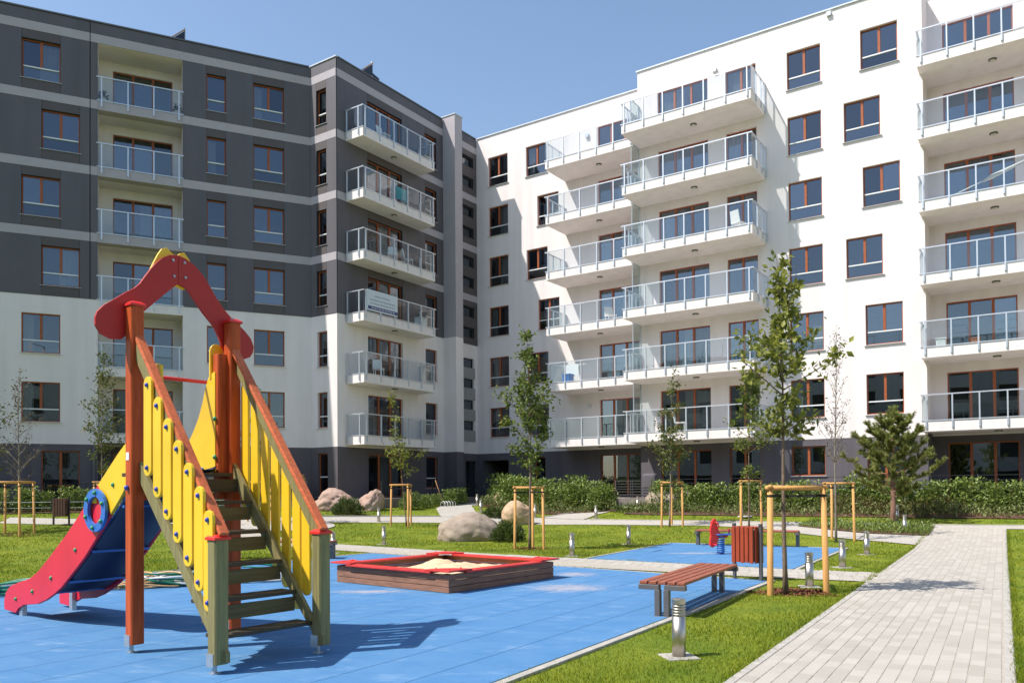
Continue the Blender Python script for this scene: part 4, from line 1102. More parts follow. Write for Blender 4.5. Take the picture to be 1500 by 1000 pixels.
    red = [(1.34, 1.72), (1.50, 1.60), (2.13, 1.16), (2.73, .80), (3.03, .63), (3.30, .52), (3.70, .44), (3.98, .37), (4.12, .28), (4.18, .16), (4.17, .045), (3.77, .03), (3.68, .10), (3.50, .16), (3.05, .21), (2.79, .28), (2.55, .37), (2.33, .47), (2.0, .67), (1.67, .88), (1.33, 1.14), (1.02, 1.385)]
    for y in (.235, .945):
        e = -.10 if y < .5 else .05
        for nm, poly, mt, dy in (('slide_cheek', [(max(u, e), v) for u, v in top + toe], 'yellow', 0), ('slide_side', red, 'crimson', 0)):
            b = MB(); b.prism([(-u, v) for u, v in poly], lambda u, v, w: (u, w, v), y - .018, y + .018); o = P(nm, b, mt, .006)
            for u, v in (((.05, 2.02), (.05, 2.45), (.95, 1.72)) if nm == 'slide_cheek' else ((1.92, .95), (2.62, .57), (3.2, .36), (3.75, .22))):
                s = -1 if y < .5 else 1
                cap('green', o, -u, y + s * .02, v); cap('green', o, -u, y - s * .02, v)
    ch = [(0.0, 1.86), (.28, 1.82), (.62, 1.60), (1.0, 1.32), (1.6, .90), (2.1, .58), (2.5, .41), (2.9, .33), (3.55, .29)]
    b = MB(); vs = []
    for u, v in ch:
        for y, dz in ((.255, .05), (.30, .012), (.59, 0), (.88, .012), (.925, .05)): vs.append((-u, y, v + dz))
    n = len(ch); b.add(vs, [(i * 5 + j, i * 5 + j + 1, (i + 1) * 5 + j + 1, (i + 1) * 5 + j) for i in range(n - 1) for j in range(4)])
    o = P('chute', b, 'blue_shaded', 0, smooth=True); md = o.modifiers.new('thick', 'SOLIDIFY'); md.thickness = .012
    for u, v in ((.8, 1.47), (1.55, .935), (2.2, .535), (2.75, .36)):
        c = MB(); c.bar((-u, .257, v + .008), (-u, .923, v + .008), .05, .03); link('rib', c.mesh('rib', 'blue_plastic'), o)
    for y in (.275, .905):
        c = MB(); c.tube([(-u, y, v + .075) for u, v in ch[1:]], .02, 8); P('side_bead', c, 'blue_plastic', 0, smooth=True)
        c = MB(); c.box(-3.72, -3.62, y - .03, y + .03, -.004, .30); P('foot', c, 'zinc')
    # blue ring window on the near cheek and its yellow petals
    b = MB(); k = 28
    for i in range(k):
        a0, a1 = 2 * math.pi * i / k, 2 * math.pi * (i + 1) / k
        def q(a, rr, y): return (-1.31 + rr * math.cos(a), y, 1.43 + rr * math.sin(a) * .9)
        for rr0, rr1, y0, y1 in ((.175, .275, .165, .165), (.275, .275, .165, .198), (.175, .175, .198, .165), (.275, .175, .198, .198)):
            b.add([q(a0, rr0, y0), q(a1, rr0, y0), q(a1, rr1, y1), q(a0, rr1, y1)], [(0, 1, 2, 3)])
    o = P('ring', b, 'blue_plastic', 0)
    for i in range(6): a = .4 + i * math.pi / 3; cap('green', o, -1.31 + .225 * math.cos(a), .158, 1.43 + .202 * math.sin(a))
    for (u, v, a) in ((-1.22, 1.55, .8), (-1.18, 1.34, -.6), (-1.40, 1.54, 2.3)):
        c = MB(); c.box(u - .05, u + .05, .205, .215, v - .03, v + .03); P('petal', c, 'yellow', 0)
    # far side coloured boards under the deck
    b = MB(); b.box(-.05, -.02, .22, .98, 1.30, 1.76); 
    return r
play_tower()

# ------------------------------------------------------------------ sandbox
def sandbox():
    c = [(-3.13, 14.32), (-.84, 12.44), (.71, 14.97), (-1.55, 16.80)]
    mx = sum(p[0] for p in c) / 4; my = sum(p[1] for p in c) / 4
    d = np.array([2.29, -1.88]); d = d / np.hypot(*d); rz = math.atan2(d[1], d[0]); S = 1.47
    r = thing('sandbox', (mx, my, .016), rz, 'square dark brown plank sandbox with flat red corner seats', 'sandbox')
    H = .30; t = .045; I = S - .08
    for k in range(4):
        ca, sa = [(1, 0), (0, 1), (-1, 0), (0, -1)][k]
        def T(x, y): return (x * ca - y * sa, x * sa + y * ca)
        for j in range(3):
            b = MB(); z0 = j * .1 + .004; z1 = z0 + .093; of = .003 * (j % 2)
            p = [T(-I + (t if j % 2 else -.0), -I - of), T(I + (0 if j % 2 else -t), -I - of), T(I + (0 if j % 2 else -t), -I + t), T(-I + (t if j % 2 else 0), -I + t)]
            b.hexa([(x, y, z0) for x, y in p] + [(x, y, z1) for x, y in p]); link('plank', b.mesh('plank', 'box_wood'), r, bevel=.006)
        # seat boards: one straight, one corner triangle-ish piece
        for x0, x1, zz in ((-S + .42, S - .42, .315),):
            b = MB(); p = [T(x0, -S), T(x1, -S), T(x1, -S + .24), T(x0, -S + .24)]; b.hexa([(x, y, zz - .012) for x, y in p] + [(x, y, zz + .02) for x, y in p]); link('seat_board', b.mesh('seat_board', 'red_seat'), r, bevel=.006)
        b = MB(); p = [T(-S, -S), T(-S + .55, -S), T(-S + .42, -S + .30), T(-S + .30, -S + .42), T(-S, -S + .55)]
        b.prism(p, lambda u, v, w: (u, v, w), .337, .365); o = link('corner_seat', b.mesh('corner_seat', 'red_seat'), r, bevel=.006)
        cb = MB()
        for u, v in ((-S + .12, -S + .4), (-S + .4, -S + .12), (-S + .16, -S + .16)): x, y = T(u, v); cb.ball((x, y, .367), .022, 0, 8, 4)
        link('bolt_cap', cb.mesh('bolt_cap', 'red_cap', True), o)
        b = MB(); p = [T(-I + .01, -I + t + .002), T(-I + .1, -I + t + .002), T(-I + .1, -I + .14), T(-I + .01, -I + .14)]; b.hexa([(x, y, .0) for x, y in p] + [(x, y, .30) for x, y in p]); link('corner_block', b.mesh('corner_block', 'box_dark'), r)
    n = 40; V = []; F = []
    for j in range(n + 1):
        for i in range(n + 1):
            x = -I + .05 + (2 * I - .1) * i / n; y = -I + .05 + (2 * I - .1) * j / n
            z = .17 + .09 * math.exp(-((x + .1) ** 2 + (y - .2) ** 2) / .35) + .1 * math.exp(-((x + .8) ** 2 + (y - .6) ** 2) / .12) + .07 * noise.fractal(Vector((x * 2.2, y * 2.2, 3)), 1, 2, 5) + .05 * math.exp(-((x - .6) ** 2 + (y + .2) ** 2) / .2)
            V.append((x, y, min(z, .335)))
    F = [(j * (n + 1) + i, j * (n + 1) + i + 1, (j + 1) * (n + 1) + i + 1, (j + 1) * (n + 1) + i) for j in range(n) for i in range(n)]
    mb = MB(); mb.add(V, F)
    link('sand', mb.mesh('sand', 'sand', True), None, (mx, my, .016), rz, kind='stuff')
sandbox()

# ------------------------------------------------------------------ benches, bins, spring rider
def bench(x, y, ang, label, L=2.84, W=.62, z=0.0):
    r = thing('park_bench', (x, y, z), ang, label, 'bench', 'slatted benches'); n = 5; w = W / n
    for i in range(n):
        b = MB(); y0 = -W / 2 + i * w; b.box(-L / 2 + .03, L / 2 - .03, y0 + .011, y0 + w - .011, .405, .445); link('slat', b.mesh('slat', 'bench_wood'), r, bevel=.006)
    for s in (-1, 1):
        xe = s * (L / 2 - .06)
        for q in (-1, 1):
            b = MB(); b.bar((xe, q * .035, .37), (xe, q * W / 2, .37), .09, .065); b.bar((xe, q * .06, .0), (xe, q * .06, .34), .09, .07, (0, 1, 0)); b.box(xe - .07, xe + .07, q * .02, q * .11, -.005, .006)
            link('leg', b.mesh('leg', 'bench_paint'), r, bevel=.005)
    return r
bench(2.58, 11.50, math.atan2(.874, .486), 'red brown slatted bench standing at the edge of the large blue surface', z=.012)
bench(6.61, 22.66, math.atan2(-1.08, 2.44), 'red brown slatted bench behind the spring rider on the small blue surface', W=.62, z=.01)
bench(-5.70, 19.55, math.atan2(-.12, 1), 'dark slatted bench behind the play tower stairs at the back edge of the blue surface', W=.5)

def litter_bin(x, y, ang, label, mt, frame, z=0.0, w=.46, dp=.30):
    r = thing('litter_bin', (x, y, z), ang, label, 'litter bin'); n = 5; sw = w / n
    for side in (-1, 1):
        for i in range(n):
            b = MB(); x0 = -w / 2 + i * sw; b.box(x0 + .009, x0 + sw - .009, side * dp / 2 - .016, side * dp / 2 + .016, .31 + .012 * (i % 2), .95); link('slat', b.mesh('slat', mt), r, bevel=.006)
        for i in range(3):
            b = MB(); y0 = -dp / 2 + .03 + i * (dp - .06) / 3; b.box(side * w / 2 - .012, side * w / 2 + .012, y0 + .006, y0 + (dp - .06) / 3 - .006, .31, .95); link('slat', b.mesh('slat', mt), r, bevel=.006)
    for s in (-1, 1):
        b = MB(); b.bar((s * (w / 2 + .045), 0, -.01), (s * (w / 2 + .045), 0, .97), .05, .05, (0, 1, 0)); b.cyl(s * (w / 2 + .045), 0, .97, 1.0, .036, 12); link('post', b.mesh('post', frame), r)
    b = MB(); b.box(-w / 2 + .02, w / 2 - .02, -dp / 2 + .02, dp / 2 - .02, .34, .90); link('liner', b.mesh('liner', 'zinc'), r)
    for z0 in (.40, .86):
        b = MB()
        for s in (-1, 1): b.box(-w / 2 + .02, w / 2 - .02, s * (dp / 2 - .026) - .006, s * (dp / 2 - .026) + .006, z0, z0 + .03)
        link('band', b.mesh('band', frame), r)
litter_bin(4.19, 14.33, math.atan2(-.52, .42), 'red slatted litter bin between the foreground bench and the staked tree', 'bin_wood', 'steel_dark', .01)
litter_bin(-16.0, 28.48, .0, 'dark brown slatted litter bin on the lawn beside the left hedge', 'bin_dark', 'black_metal', zt(-16, 28.5))

def spring_rider(x, y):
    r = thing('spring_rider', (x, y, .016), .25, 'red and blue spring rider on the small blue surface', 'spring rider')
    pts = [(.09 * math.cos(t * .45), .09 * math.sin(t * .45), .02 + .36 * t / 98) for t in range(99)]
    b = MB(); b.tube(pts, .014, 6); link('spring', b.mesh('spring', 'blue_plastic', True), r)
    b = MB(); b.cyl(0, 0, -.004, .014, .10, 16); b.cyl(0, 0, .40, .43, .09, 16); link('mount', b.mesh('mount', 'cap_blue'), r)
    b = MB(); b.prism([(-.16, .0), (-.1, -.13), (.26, -.12), (.34, -.05), (.34, .05), (.26, .12), (-.1, .13)], lambda u, v, w: (u, v, w), .47, .50); link('seat', b.mesh('seat', 'blue_plastic'), r, bevel=.008)
    body = [(-.30, .22), (-.24, .16), (-.14, .22), (-.06, .40), (.16, .40), (.2, .46), (-.02, .52), (-.08, .60), (-.10, .74), (-.13, .84), (-.18, .885), (-.23, .84), (-.27, .72), (-.30, .58), (-.28, .46), (-.30, .36)]
    b = MB(); b.prism(body, lambda u, v, w: (u, w, v), -.035, .035); link('body', b.mesh('body', 'red_cap'), r, bevel=.012)
    for s in (-1, 1):
        b = MB(); b.tube([(-.20, s * .03, .78), (-.20, s * .14, .80), (-.17, s * .17, .76), (-.12, s * .15, .68), (-.14, s * .03, .62)], .014, 8); link('handle', b.mesh('handle', 'red_cap', True), r)
        b = MB(); b.tube([(-.22, s * .03, .24), (-.22, s * .2, .24)], .018, 8); link('foot_rest', b.mesh('foot_rest', 'crimson', True), r)
    b = MB(); b.tube([(.22, 0, .50), (.24, 0, .60), (.2, 0, .62)], .02, 8); link('back_stop', b.mesh('back_stop', 'crimson', True), r)
    b = MB(); b.ball((-.02, -.045, .44), .05, 0, 12, 6, (1, .3, 1)); link('badge', b.mesh('badge', 'hose_orange', True), r)
spring_rider(5.15, 19.85)

# ------------------------------------------------------------------ bollard lights
def bollard_proto():
    r = thing('bollard_light', (1.62, 7.87, 0), .2, 'large stainless bollard light on a square concrete pad, nearest of all', 'bollard light', 'steel bollard lights along the paths')
    b = MB(); b.tube([(0, 0, .0), (0, 0, .40)], .066, 28); link('tube', b.mesh('tube', 'steel', True), r)
    b = MB(); b.tube([(0, 0, .40), (0, 0, .41), (0, 0, .525)], [.049] * 3, 20); link('lens', b.mesh('lens', 'lamp_glass', True), r)
    for i in range(4):
        b = MB(); z = .415 + i * .027; b.tube([(0, 0, z), (0, 0, z + .012)], .0675, 28); link('louvre', b.mesh('louvre', 'steel', True), r)
    b = MB(); b.tube([(0, 0, .522), (0, 0, .565), (0, 0, .57)], [.0675, .0675, .06], 28); link('cap', b.mesh('cap', 'steel'), r)
    b = MB(); b.box(-.16, .16, -.16, .16, -.08, .012); link('pad', b.mesh('pad', 'kerb'), r, bevel=.006)
    return r
bo0 = bollard_proto()
for (x, y, lab) in [(4.92, 13.33, 'bollard light with louvred head beside the nearest staked tree'), (6.75, 16.45, 'bollard light just right of the small blue surface'), (8.61, 19.53, 'bollard light on the lawn where the two paved paths meet'),
                    (1.46, 19.77, 'bollard light on the lawn behind the sandbox corner'), (3.43, 23.73, 'bollard light in shade at the back corner of the small blue surface'), (-3.93, 24.53, 'bollard light on the lawn left of the big grey boulder'),
                    (-4.74, 21.21, 'bollard light by the dark bench behind the play tower'), (3.55, 34.02, 'bollard light on the lawn tip beside the diagonal path'), (-5.37, 32.28, 'bollard light by the far path in front of the pink boulders'),
                    (-1.43, 36.6, 'bollard light on the curved lawn edge by the entrance path'), (-1.7, 38.9, 'bollard light furthest up the entrance path'), (1.01, 35.6, 'bollard light half hidden behind the staked tree by the tan boulder'),
                    (8.72, 30.56, 'bollard light on the lawn strip before the right hedge'), (12.27, 25.12, 'bollard light in the green bed under the pine'), (13.37, 27.90, 'bollard light on the lawn just behind the pine trunk'), (5.64, 36.08, 'bollard light at the far end of the diagonal path')]:
    copy_thing(bo0, (x, y, zt(x, y)), rnd.uniform(0, 1.5), lab)
b = MB(); b.cyl(0, 0, -.01, .02, .28, 20); o = link('manhole_cover', b.mesh('manhole_cover', 'white_paint'), None, (9.05, 31.2, zt(9.05, 31.2) + .05)); o['label'] = 'white round cover lying in the lawn strip before the right hedge'; o['category'] = 'cover'

# ------------------------------------------------------------------ boulders
def boulder(x, y, size, seed, mt, label, rz=0, sink=.12, rough=.16, shape=None):
    import bmesh
    bm = bmesh.new(); bmesh.ops.create_icosphere(bm, subdivisions=5, radius=1)
    for v in bm.verts:
        p = v.co.copy(); d = 1 + rough * 1.3 * noise.fractal(p * 1.1 + Vector((seed, 0, 0)), 1, 2, 3) + rough * .22 * noise.fractal(p * 5 + Vector((0, seed, 0)), .9, 2, 4)
        p = p * d
        if shape: p = Vector(shape(p))
        if p.z < -.55: p.z = -.55
        v.co = Vector((p.x * size[0], p.y * size[1], (p.z + .55) * size[2] / 1.5))
    me = bpy.data.meshes.new('boulder'); bm.to_mesh(me); bm.free(); me.materials.append(M[mt]); me.polygons.foreach_set('use_smooth', [True] * len(me.polygons))
    o = link('boulder', me, None, (x, y, zt(x, y) - sink), rz, label=label, cat='boulder', group='boulders on the lawns')
boulder(-1.38, 26.2, (1.05, .8, .98), 3.1, 'granite_grey', 'large rough grey brown boulder on the lawn behind the sandbox', .1, .1, .10, lambda p: (p.x, p.y, p.z + .12 * p.x * (1 if p.x < 0.3 else -.6)))
boulder(-7.86, 35.2, (.80, .6, .96), 7.7, 'granite_pink', 'broad pinkish boulder left of the dark clipped shrub', .3, .1, .2)
boulder(-6.35, 35.7, (.60, .5, .86), 12.3, 'granite_pink', 'pointed reddish boulder right of the dark clipped shrub', -.2, .08, .2, lambda p: (p.x + .25 * p.z, p.y, p.z * (1 + .45 * p.x)))
boulder(.22, 32.9, (.66, .5, .98), 21.0, 'granite_tan', 'upright pale tan boulder behind the second staked tree', .2, .08, .12)
boulder(7.0, 35.2, (1.1, .7, .92), 30.2, 'granite_grey', 'low wide pale boulder in front of the right hedge', 0, .1, .14)
boulder(-.45, 39.3, (.60, .45, .62), 41.5, 'granite_tan', 'small orange tan boulder under the middle hedge', .2, .06, .16)

# ------------------------------------------------------------------ foliage helpers
NR = np.random.default_rng(7)
def leaves_mesh(name, C, D, size, mt, fold=.25, aspect=.5, jitter=.35):
    """C centres, D directions; every leaf is two folded triangles pairs with its own tone"""
    n = len(C); D = D / np.maximum(1e-6, np.linalg.norm(D, axis=1, keepdims=True))
    up = NR.normal(size=(n, 3)); up[:, 2] += .9
    A = np.cross(D, up); A /= np.maximum(1e-6, np.linalg.norm(A, axis=1, keepdims=True)); N = np.cross(A, D)
    L = size * (1 + jitter * NR.uniform(-1, 1, n)); L = L[:, None]; w = L * aspect
    b = C; t = C + D * L; mid = C + D * L * .45 - N * w * fold
    l = C + D * L * .45 + A * w * .5 + N * w * fold * .3; r = C + D * L * .45 - A * w * .5 + N * w * fold * .3
    V = np.stack([b, r, t, l, mid], 1).reshape(-1, 3)
    o = np.arange(n)[:, None] * 5
    F = np.concatenate([o + np.array([[0, 1, 4]]), o + np.array([[1, 2, 4]]), o + np.array([[2, 3, 4]]), o + np.array([[3, 0, 4]])], 1).reshape(-1, 3)
    return tri_mesh(name, V, F, mt, np.repeat(NR.uniform(0, 1, n), 4))
def tri_mesh(name, V, F, mt, tone):
    me = bpy.data.meshes.new(name)
    me.vertices.add(len(V)); me.vertices.foreach_set('co', V.astype(np.float32).ravel())
    me.loops.add(len(F) * 3); me.loops.foreach_set('vertex_index', F.astype(np.int32).ravel())
    me.polygons.add(len(F)); me.polygons.foreach_set('loop_start', np.arange(0, len(F) * 3, 3, dtype=np.int32))
    me.update(calc_edges=True)
    at = me.attributes.new('rnd', 'FLOAT', 'FACE'); at.data.foreach_set('value', tone.astype(np.float32))
    me.materials.append(M[mt])
    return me
def blades(C, D, L, w, tone, mt, name):
    """thin single triangles (grass, needles)"""
    n = len(C); S = np.cross(D, NR.normal(size=(n, 3))); S /= np.maximum(1e-6, np.linalg.norm(S, axis=1, keepdims=True))
    V = np.stack([C - S * w[:, None] / 2, C + S * w[:, None] / 2, C + D * L[:, None]], 1).reshape(-1, 3)
    return tri_mesh(name, V, np.arange(3 * n).reshape(-1, 3), mt, tone)

def tree(x, y, h, base, profile, nl, nleaf, lsize, mt, label, seed, bark='bark', r0=.032, lean=(0, 0), up=.9, twig=3, spread=.10, wild=.25, top_bare=0.0, droop=0.0, name='young_tree'):
    rg = np.random.default_rng(seed); z0 = zt(x, y)
    r = thing(name, (x, y, z0), 0, label, 'tree')
    b = MB(); n = 14; tr = []
    for i in range(n + 1):
        t = i / n; tr.append((lean[0] * t + .05 * h / 5 * math.sin(t * 5 + seed) * t, lean[1] * t + .04 * math.cos(t * 4 + seed) * t, h * t - (.05 if i == 0 else 0)))
    b.tube(tr, [max(.004, r0 * (1 - .93 * (i / n) ** .8) * (1.25 if i == 0 else 1)) for i in range(n + 1)], 8)
    T = np.array(tr)
    def trunk(z): t = np.clip(z / h, 0, 1); i = min(n - 1, int(t * n)); f = t * n - i; return T[i] * (1 - f) + T[i + 1] * f
    C = []; D = []
    segs = []
    zs = np.sort(base + (h * .97 - base) * rg.uniform(0, 1, nl) ** 1.05)
    for i, z in enumerate(zs):
        az = i * 2.39996 + rg.uniform(-.5, .5); u = (z - base) / (h - base)
        rad = np.interp(u, [p[0] for p in profile], [p[1] for p in profile]) * rg.uniform(1 - wild * 2, 1 + wild)
        rad = max(rad, .05); p0 = trunk(z); k = 5; pts = []
        for j in range(k + 1):
            s = j / k; q = p0 + np.array([math.cos(az), math.sin(az), 0]) * rad * s + np.array([0, 0, 1]) * rad * (up * s - droop * s * s)
            q = q + rg.normal(size=3) * .02 * s; pts.append(q)
        rr = min(r0 * .4, .006 + rad * .008)
        b.tube([tuple(q) for q in pts], [max(.0025, rr * (1 - .8 * j / k)) for j in range(k + 1)], 5, cap=False)
        segs.append((pts, rad))
        for tw in range(twig):
            s = rg.uniform(.3, .95); j = min(k - 1, int(s * k)); q = pts[j] + (pts[j + 1] - pts[j]) * (s * k - j)
            dv = rg.normal(size=3); dv[2] = abs(dv[2]) * .6 + .2; dv /= np.linalg.norm(dv); ln = rad * rg.uniform(.2, .45)
            b.tube([tuple(q), tuple(q + dv * ln)], [.004, .002], 4, cap=False); segs.append(([q, q + dv * ln * .5, q + dv * ln], ln))
    segs.append(([trunk(h * s) for s in np.linspace(base / h + .1, 1 - top_bare, 8)], h * .4))
    wts = np.array([s[1] for s in segs]) ** .8; wts /= wts.sum()
    cnt = rg.multinomial(nleaf, wts)
    for (pts, rad), c in zip(segs, cnt):
        if not c: continue
        pts = np.array(pts); s = (.18 + .82 * rg.uniform(0, 1, c) ** .7) * (len(pts) - 1); j = np.minimum(s.astype(int), len(pts) - 2); f = (s - j)[:, None]
        q = pts[j] * (1 - f) + pts[j + 1] * f + rg.normal(size=(c, 3)) * spread * min(1, .4 + rad)
        dv = (pts[j + 1] - pts[j]); dv = dv / np.maximum(1e-6, np.linalg.norm(dv, axis=1, keepdims=True)) * .5 + rg.normal(size=(c, 3)) * .8; dv[:, 2] -= .25
        C.append(q); D.append(dv)
    C = np.concatenate(C); D = np.concatenate(D)
    link('trunk', b.mesh('trunk', bark, True, fix=False), r)
    link('crown', leaves_mesh('crown', C, D, lsize, mt, aspect=.55), r)
    return r
cone = [(0, .35), (.15, .75), (.35, .85), (.6, .55), (.85, .22), (1, .06)]
tree(4.22, 12.43, 5.2, 2.35, [(0, .30), (.12, .5), (.30, .72), (.48, .60), (.6, .55), (.68, .34), (.85, .15), (1, .06)], 40, 1500, .115, 'leaf_a', 'young leafy tree in the nearest stake frame by the paved path', 5, r0=.042, lean=(-.06, 0), up=.55, spread=.085, wild=.5)
tree(.47, 21.89, 6.05, 2.0, [(0, .35), (.2, .72), (.4, .85), (.55, .5), (.8, .22), (1, .06)], 38, 2200, .12, 'leaf_b', 'young leafy tree with a pointed top beside the tan boulder', 6, r0=.04, lean=(.03, 0), up=.7, spread=.09, wild=.35)
tree(5.80, 29.63, 5.9, 1.5, [(0, .35), (.2, .72), (.45, .70), (.65, .45), (.85, .22), (1, .08)], 32, 1400, .11, 'leaf_c', 'slender staked tree before the low wide boulder', 8, r0=.035, lean=(.2, 0), up=.8, spread=.1, bark='bark_pale')
tree(8.21, 27.87, 5.4, 1.7, [(0, .35), (.2, .75), (.45, .75), (.7, .5), (1, .15)], 32, 1400, .12, 'leaf_b', 'leafy staked tree just left of the nearest tree trunk', 9, r0=.035, lean=(.1, 0), up=.7, spread=.1)
tree(9.40, 23.33, 6.3, 1.7, [(0, .25), (.2, .5), (.5, .42), (.75, .3), (1, .10)], 46, 520, .06, 'leaf_dry', 'tall thin half bare tree with upright twigs left of the pine', 10, r0=.036, lean=(.05, 0), up=1.7, spread=.07, bark='bark_pale', twig=4)
tree(-4.07, 30.96, 5.3, 1.9, [(0, .35), (.15, .85), (.3, .55), (.5, .28), (.8, .16), (1, .08)], 24, 620, .12, 'leaf_a', 'thin young tree with few leaves in the stake frame by the far path', 12, r0=.03, lean=(-.55, 0), up=.5, spread=.09, wild=.4)
tree(-15.9, 25.9, 5.5, 1.5, [(0, .4), (.15, .8), (.35, .75), (.6, .35), (1, .08)], 46, 420, .075, 'leaf_dry', 'bare looking twiggy tree in the left stake frame', 14, r0=.034, up=.95, spread=.06, bark='bark_pale', twig=5)
tree(-14.49, 28.38, 6.3, 1.6, [(0, .4), (.2, .62), (.45, .62), (.7, .42), (1, .1)], 40, 1500, .10, 'leaf_c', 'slim leafy columnar tree just left of the play tower post', 15, r0=.034, up=1.1, spread=.1, bark='bark_pale')
tree(-17.6, 26.6, 5.6, 1.6, [(0, .5), (.2, .9), (.45, .85), (.7, .45), (1, .1)], 34, 1500, .11, 'leaf_c', 'leafy young tree cut by the left edge of the view', 16, r0=.034, up=.7, spread=.1)
tree(-9.7, 30.6, 5.2, 1.7, [(0, .3), (.2, .7), (.45, .65), (.7, .4), (1, .1)], 30, 900, .10, 'leaf_c', 'young tree standing behind the yellow pickets of the play tower', 17, r0=.034, up=.8, spread=.1)

def pine(x, y):
    rg = np.random.default_rng(3); r = thing('pine_tree', (x, y, zt(x, y)), 0, 'bushy dark green pine with bare trunk in the bed by the path junction', 'tree')
    b = MB(); h = 3.85
    tr = [(.0, 0, -.05), (.04, 0, .5), (.06, .02, 1.1), (.04, 0, 1.8), (.08, .0, 2.6), (.06, 0, 3.3), (.1, 0, h)]
    b.tube(tr, [.10, .085, .08, .07, .05, .03, .015], 10)
    tips = []
    for i in range(38):
        z = .95 + 2.55 * (i / 37) ** .9; az = i * 2.39996 + rg.uniform(-.3, .3); u = (z - .95) / 2.65
        rad = np.interp(u, [0, .15, .4, .7, 1], [.75, 1.45, 1.3, .8, .3]) * rg.uniform(.7, 1.12)
        p0 = np.array([.05, 0, z]); d = np.array([math.cos(az), math.sin(az), 0]); pts = [p0 + d * rad * s + np.array([0, 0, 1]) * (rad * (.05 * s + .38 * s * s)) + rg.normal(size=3) * .02 for s in np.linspace(0, 1, 6)]
        b.tube([tuple(q) for q in pts], np.linspace(.028, .01, 6), 6, cap=False)
        for j in range(2, 6):
            for _ in range(4):
                q = pts[j]; dv = d * rg.uniform(.2, 1) + rg.normal(size=3) * .45; dv[2] = abs(dv[2]) * .6 + .35; dv /= np.linalg.norm(dv); ln = rg.uniform(.14, .32)
                b.tube([tuple(q), tuple(q + dv * ln)], [.008, .005], 4, cap=False); tips.append((q, q + dv * ln, dv))
            tips.append((pts[j - 1], pts[j], (pts[j] - pts[j - 1]) / np.linalg.norm(pts[j] - pts[j - 1])))
    for s in range(5):
        dv = np.array([rg.normal() * .3, rg.normal() * .3, 1]); dv /= np.linalg.norm(dv); q = np.array([.09, 0, h - .2]); tips.append((q, q + dv * .35, dv))
    C = []; D = []
    for a, e, dv in tips:
        k = 110; s = rg.uniform(.1, 1.05, k)[:, None]; C.append(a + (e - a) * s); q = rg.normal(size=(k, 3)); q -= (q @ dv)[:, None] * dv; q /= np.linalg.norm(q, axis=1, keepdims=True); D.append(q * rg.uniform(.5, 1, k)[:, None] + dv * .75)
    C = np.concatenate(C); D = np.concatenate(D); D /= np.linalg.norm(D, axis=1, keepdims=True); n = len(C)
    tone = np.clip(np.repeat(rg.uniform(0, .7, len(tips)), 110) + rg.uniform(0, .3, n), 0, 1)
    link('trunk', b.mesh('trunk', 'bark_pine', True, fix=False), r)
    link('crown', blades(C, D, rg.uniform(.08, .14, n), np.full(n, .017), tone, 'needle_pine', 'crown'), r)
pine(12.88, 27.22)

# stake frames round the young trees
def stake_frame(x, y, h, rad, a0, label, rr=.036, legs=3):
    z0 = zt(x, y); r = thing('tree_stake_frame', (x, y, z0), a0, label, 'tree stakes', 'wooden stake frames round the young trees')
    P_ = [(rad * math.cos(2 * math.pi * i / legs), rad * math.sin(2 * math.pi * i / legs)) for i in range(legs)]
    for px, py in P_:
        b = MB(); b.tube([(px * 1.06, py * 1.06, -.15), (px * 1.06, py * 1.06, .02), (px, py, h)], [rr * 1.05, rr * 1.05, rr], 12); link('stake', b.mesh('stake', 'stake', True), r)
    for i in range(legs):
        p, q = Vector((*P_[i], h - .045 + .012 * i)), Vector((*P_[(i + 1) % legs], h - .045 + .012 * i)); d = (q - p).normalized() * .07
        b = MB(); b.tube([p - d, q + d], rr * .85, 10); 
        for v in range(len(b.v)): b.v[v] = (b.v[v][0], b.v[v][1], h + .01 + (b.v[v][2] - h) * .9)
        link('rail', b.mesh('rail', 'stake', True), r)
    for i, (px, py) in enumerate(P_):
        b = MB(); k = rr + .004; b.tube([(px, py, h - .17), (px, py, h - .13)], k, 12); b.bar((px * .95, py * .95, h - .15), (0.02 * py, 0.02 * px, h - .16), .008, .035); link('strap', b.mesh('strap', 'strap'), r)
    return r
stake_frame(4.33, 12.61, 1.67, .52, R(222), 'thick stake frame round the nearest young tree', .045)
stake_frame(.50, 22.25, 1.72, .44, R(200), 'stake frame of the tree beside the tan boulder')
stake_frame(5.95, 29.9, 1.66, .42, R(200), 'stake frame of the slender tree before the low wide boulder')
stake_frame(8.30, 28.3, 1.68, .44, R(225), 'stake frame behind the red litter bin')
stake_frame(9.60, 23.75, 1.72, .46, R(205), 'stake frame of the tall thin half bare tree')
stake_frame(-4.22, 31.1, 1.62, .46, R(60), 'stake frame by the far path below the jutting balconies')
stake_frame(-16.2, 26.0, 1.72, .62, R(50), 'weathered stake frame of the bare twiggy tree', .036, 4)
stake_frame(-14.5, 28.5, 1.6, .5, R(140), 'stake frame half hidden behind the yellow slide cheek')
stake_frame(-9.7, 30.7, 1.6, .48, R(40), 'stake frame seen through the yellow pickets')

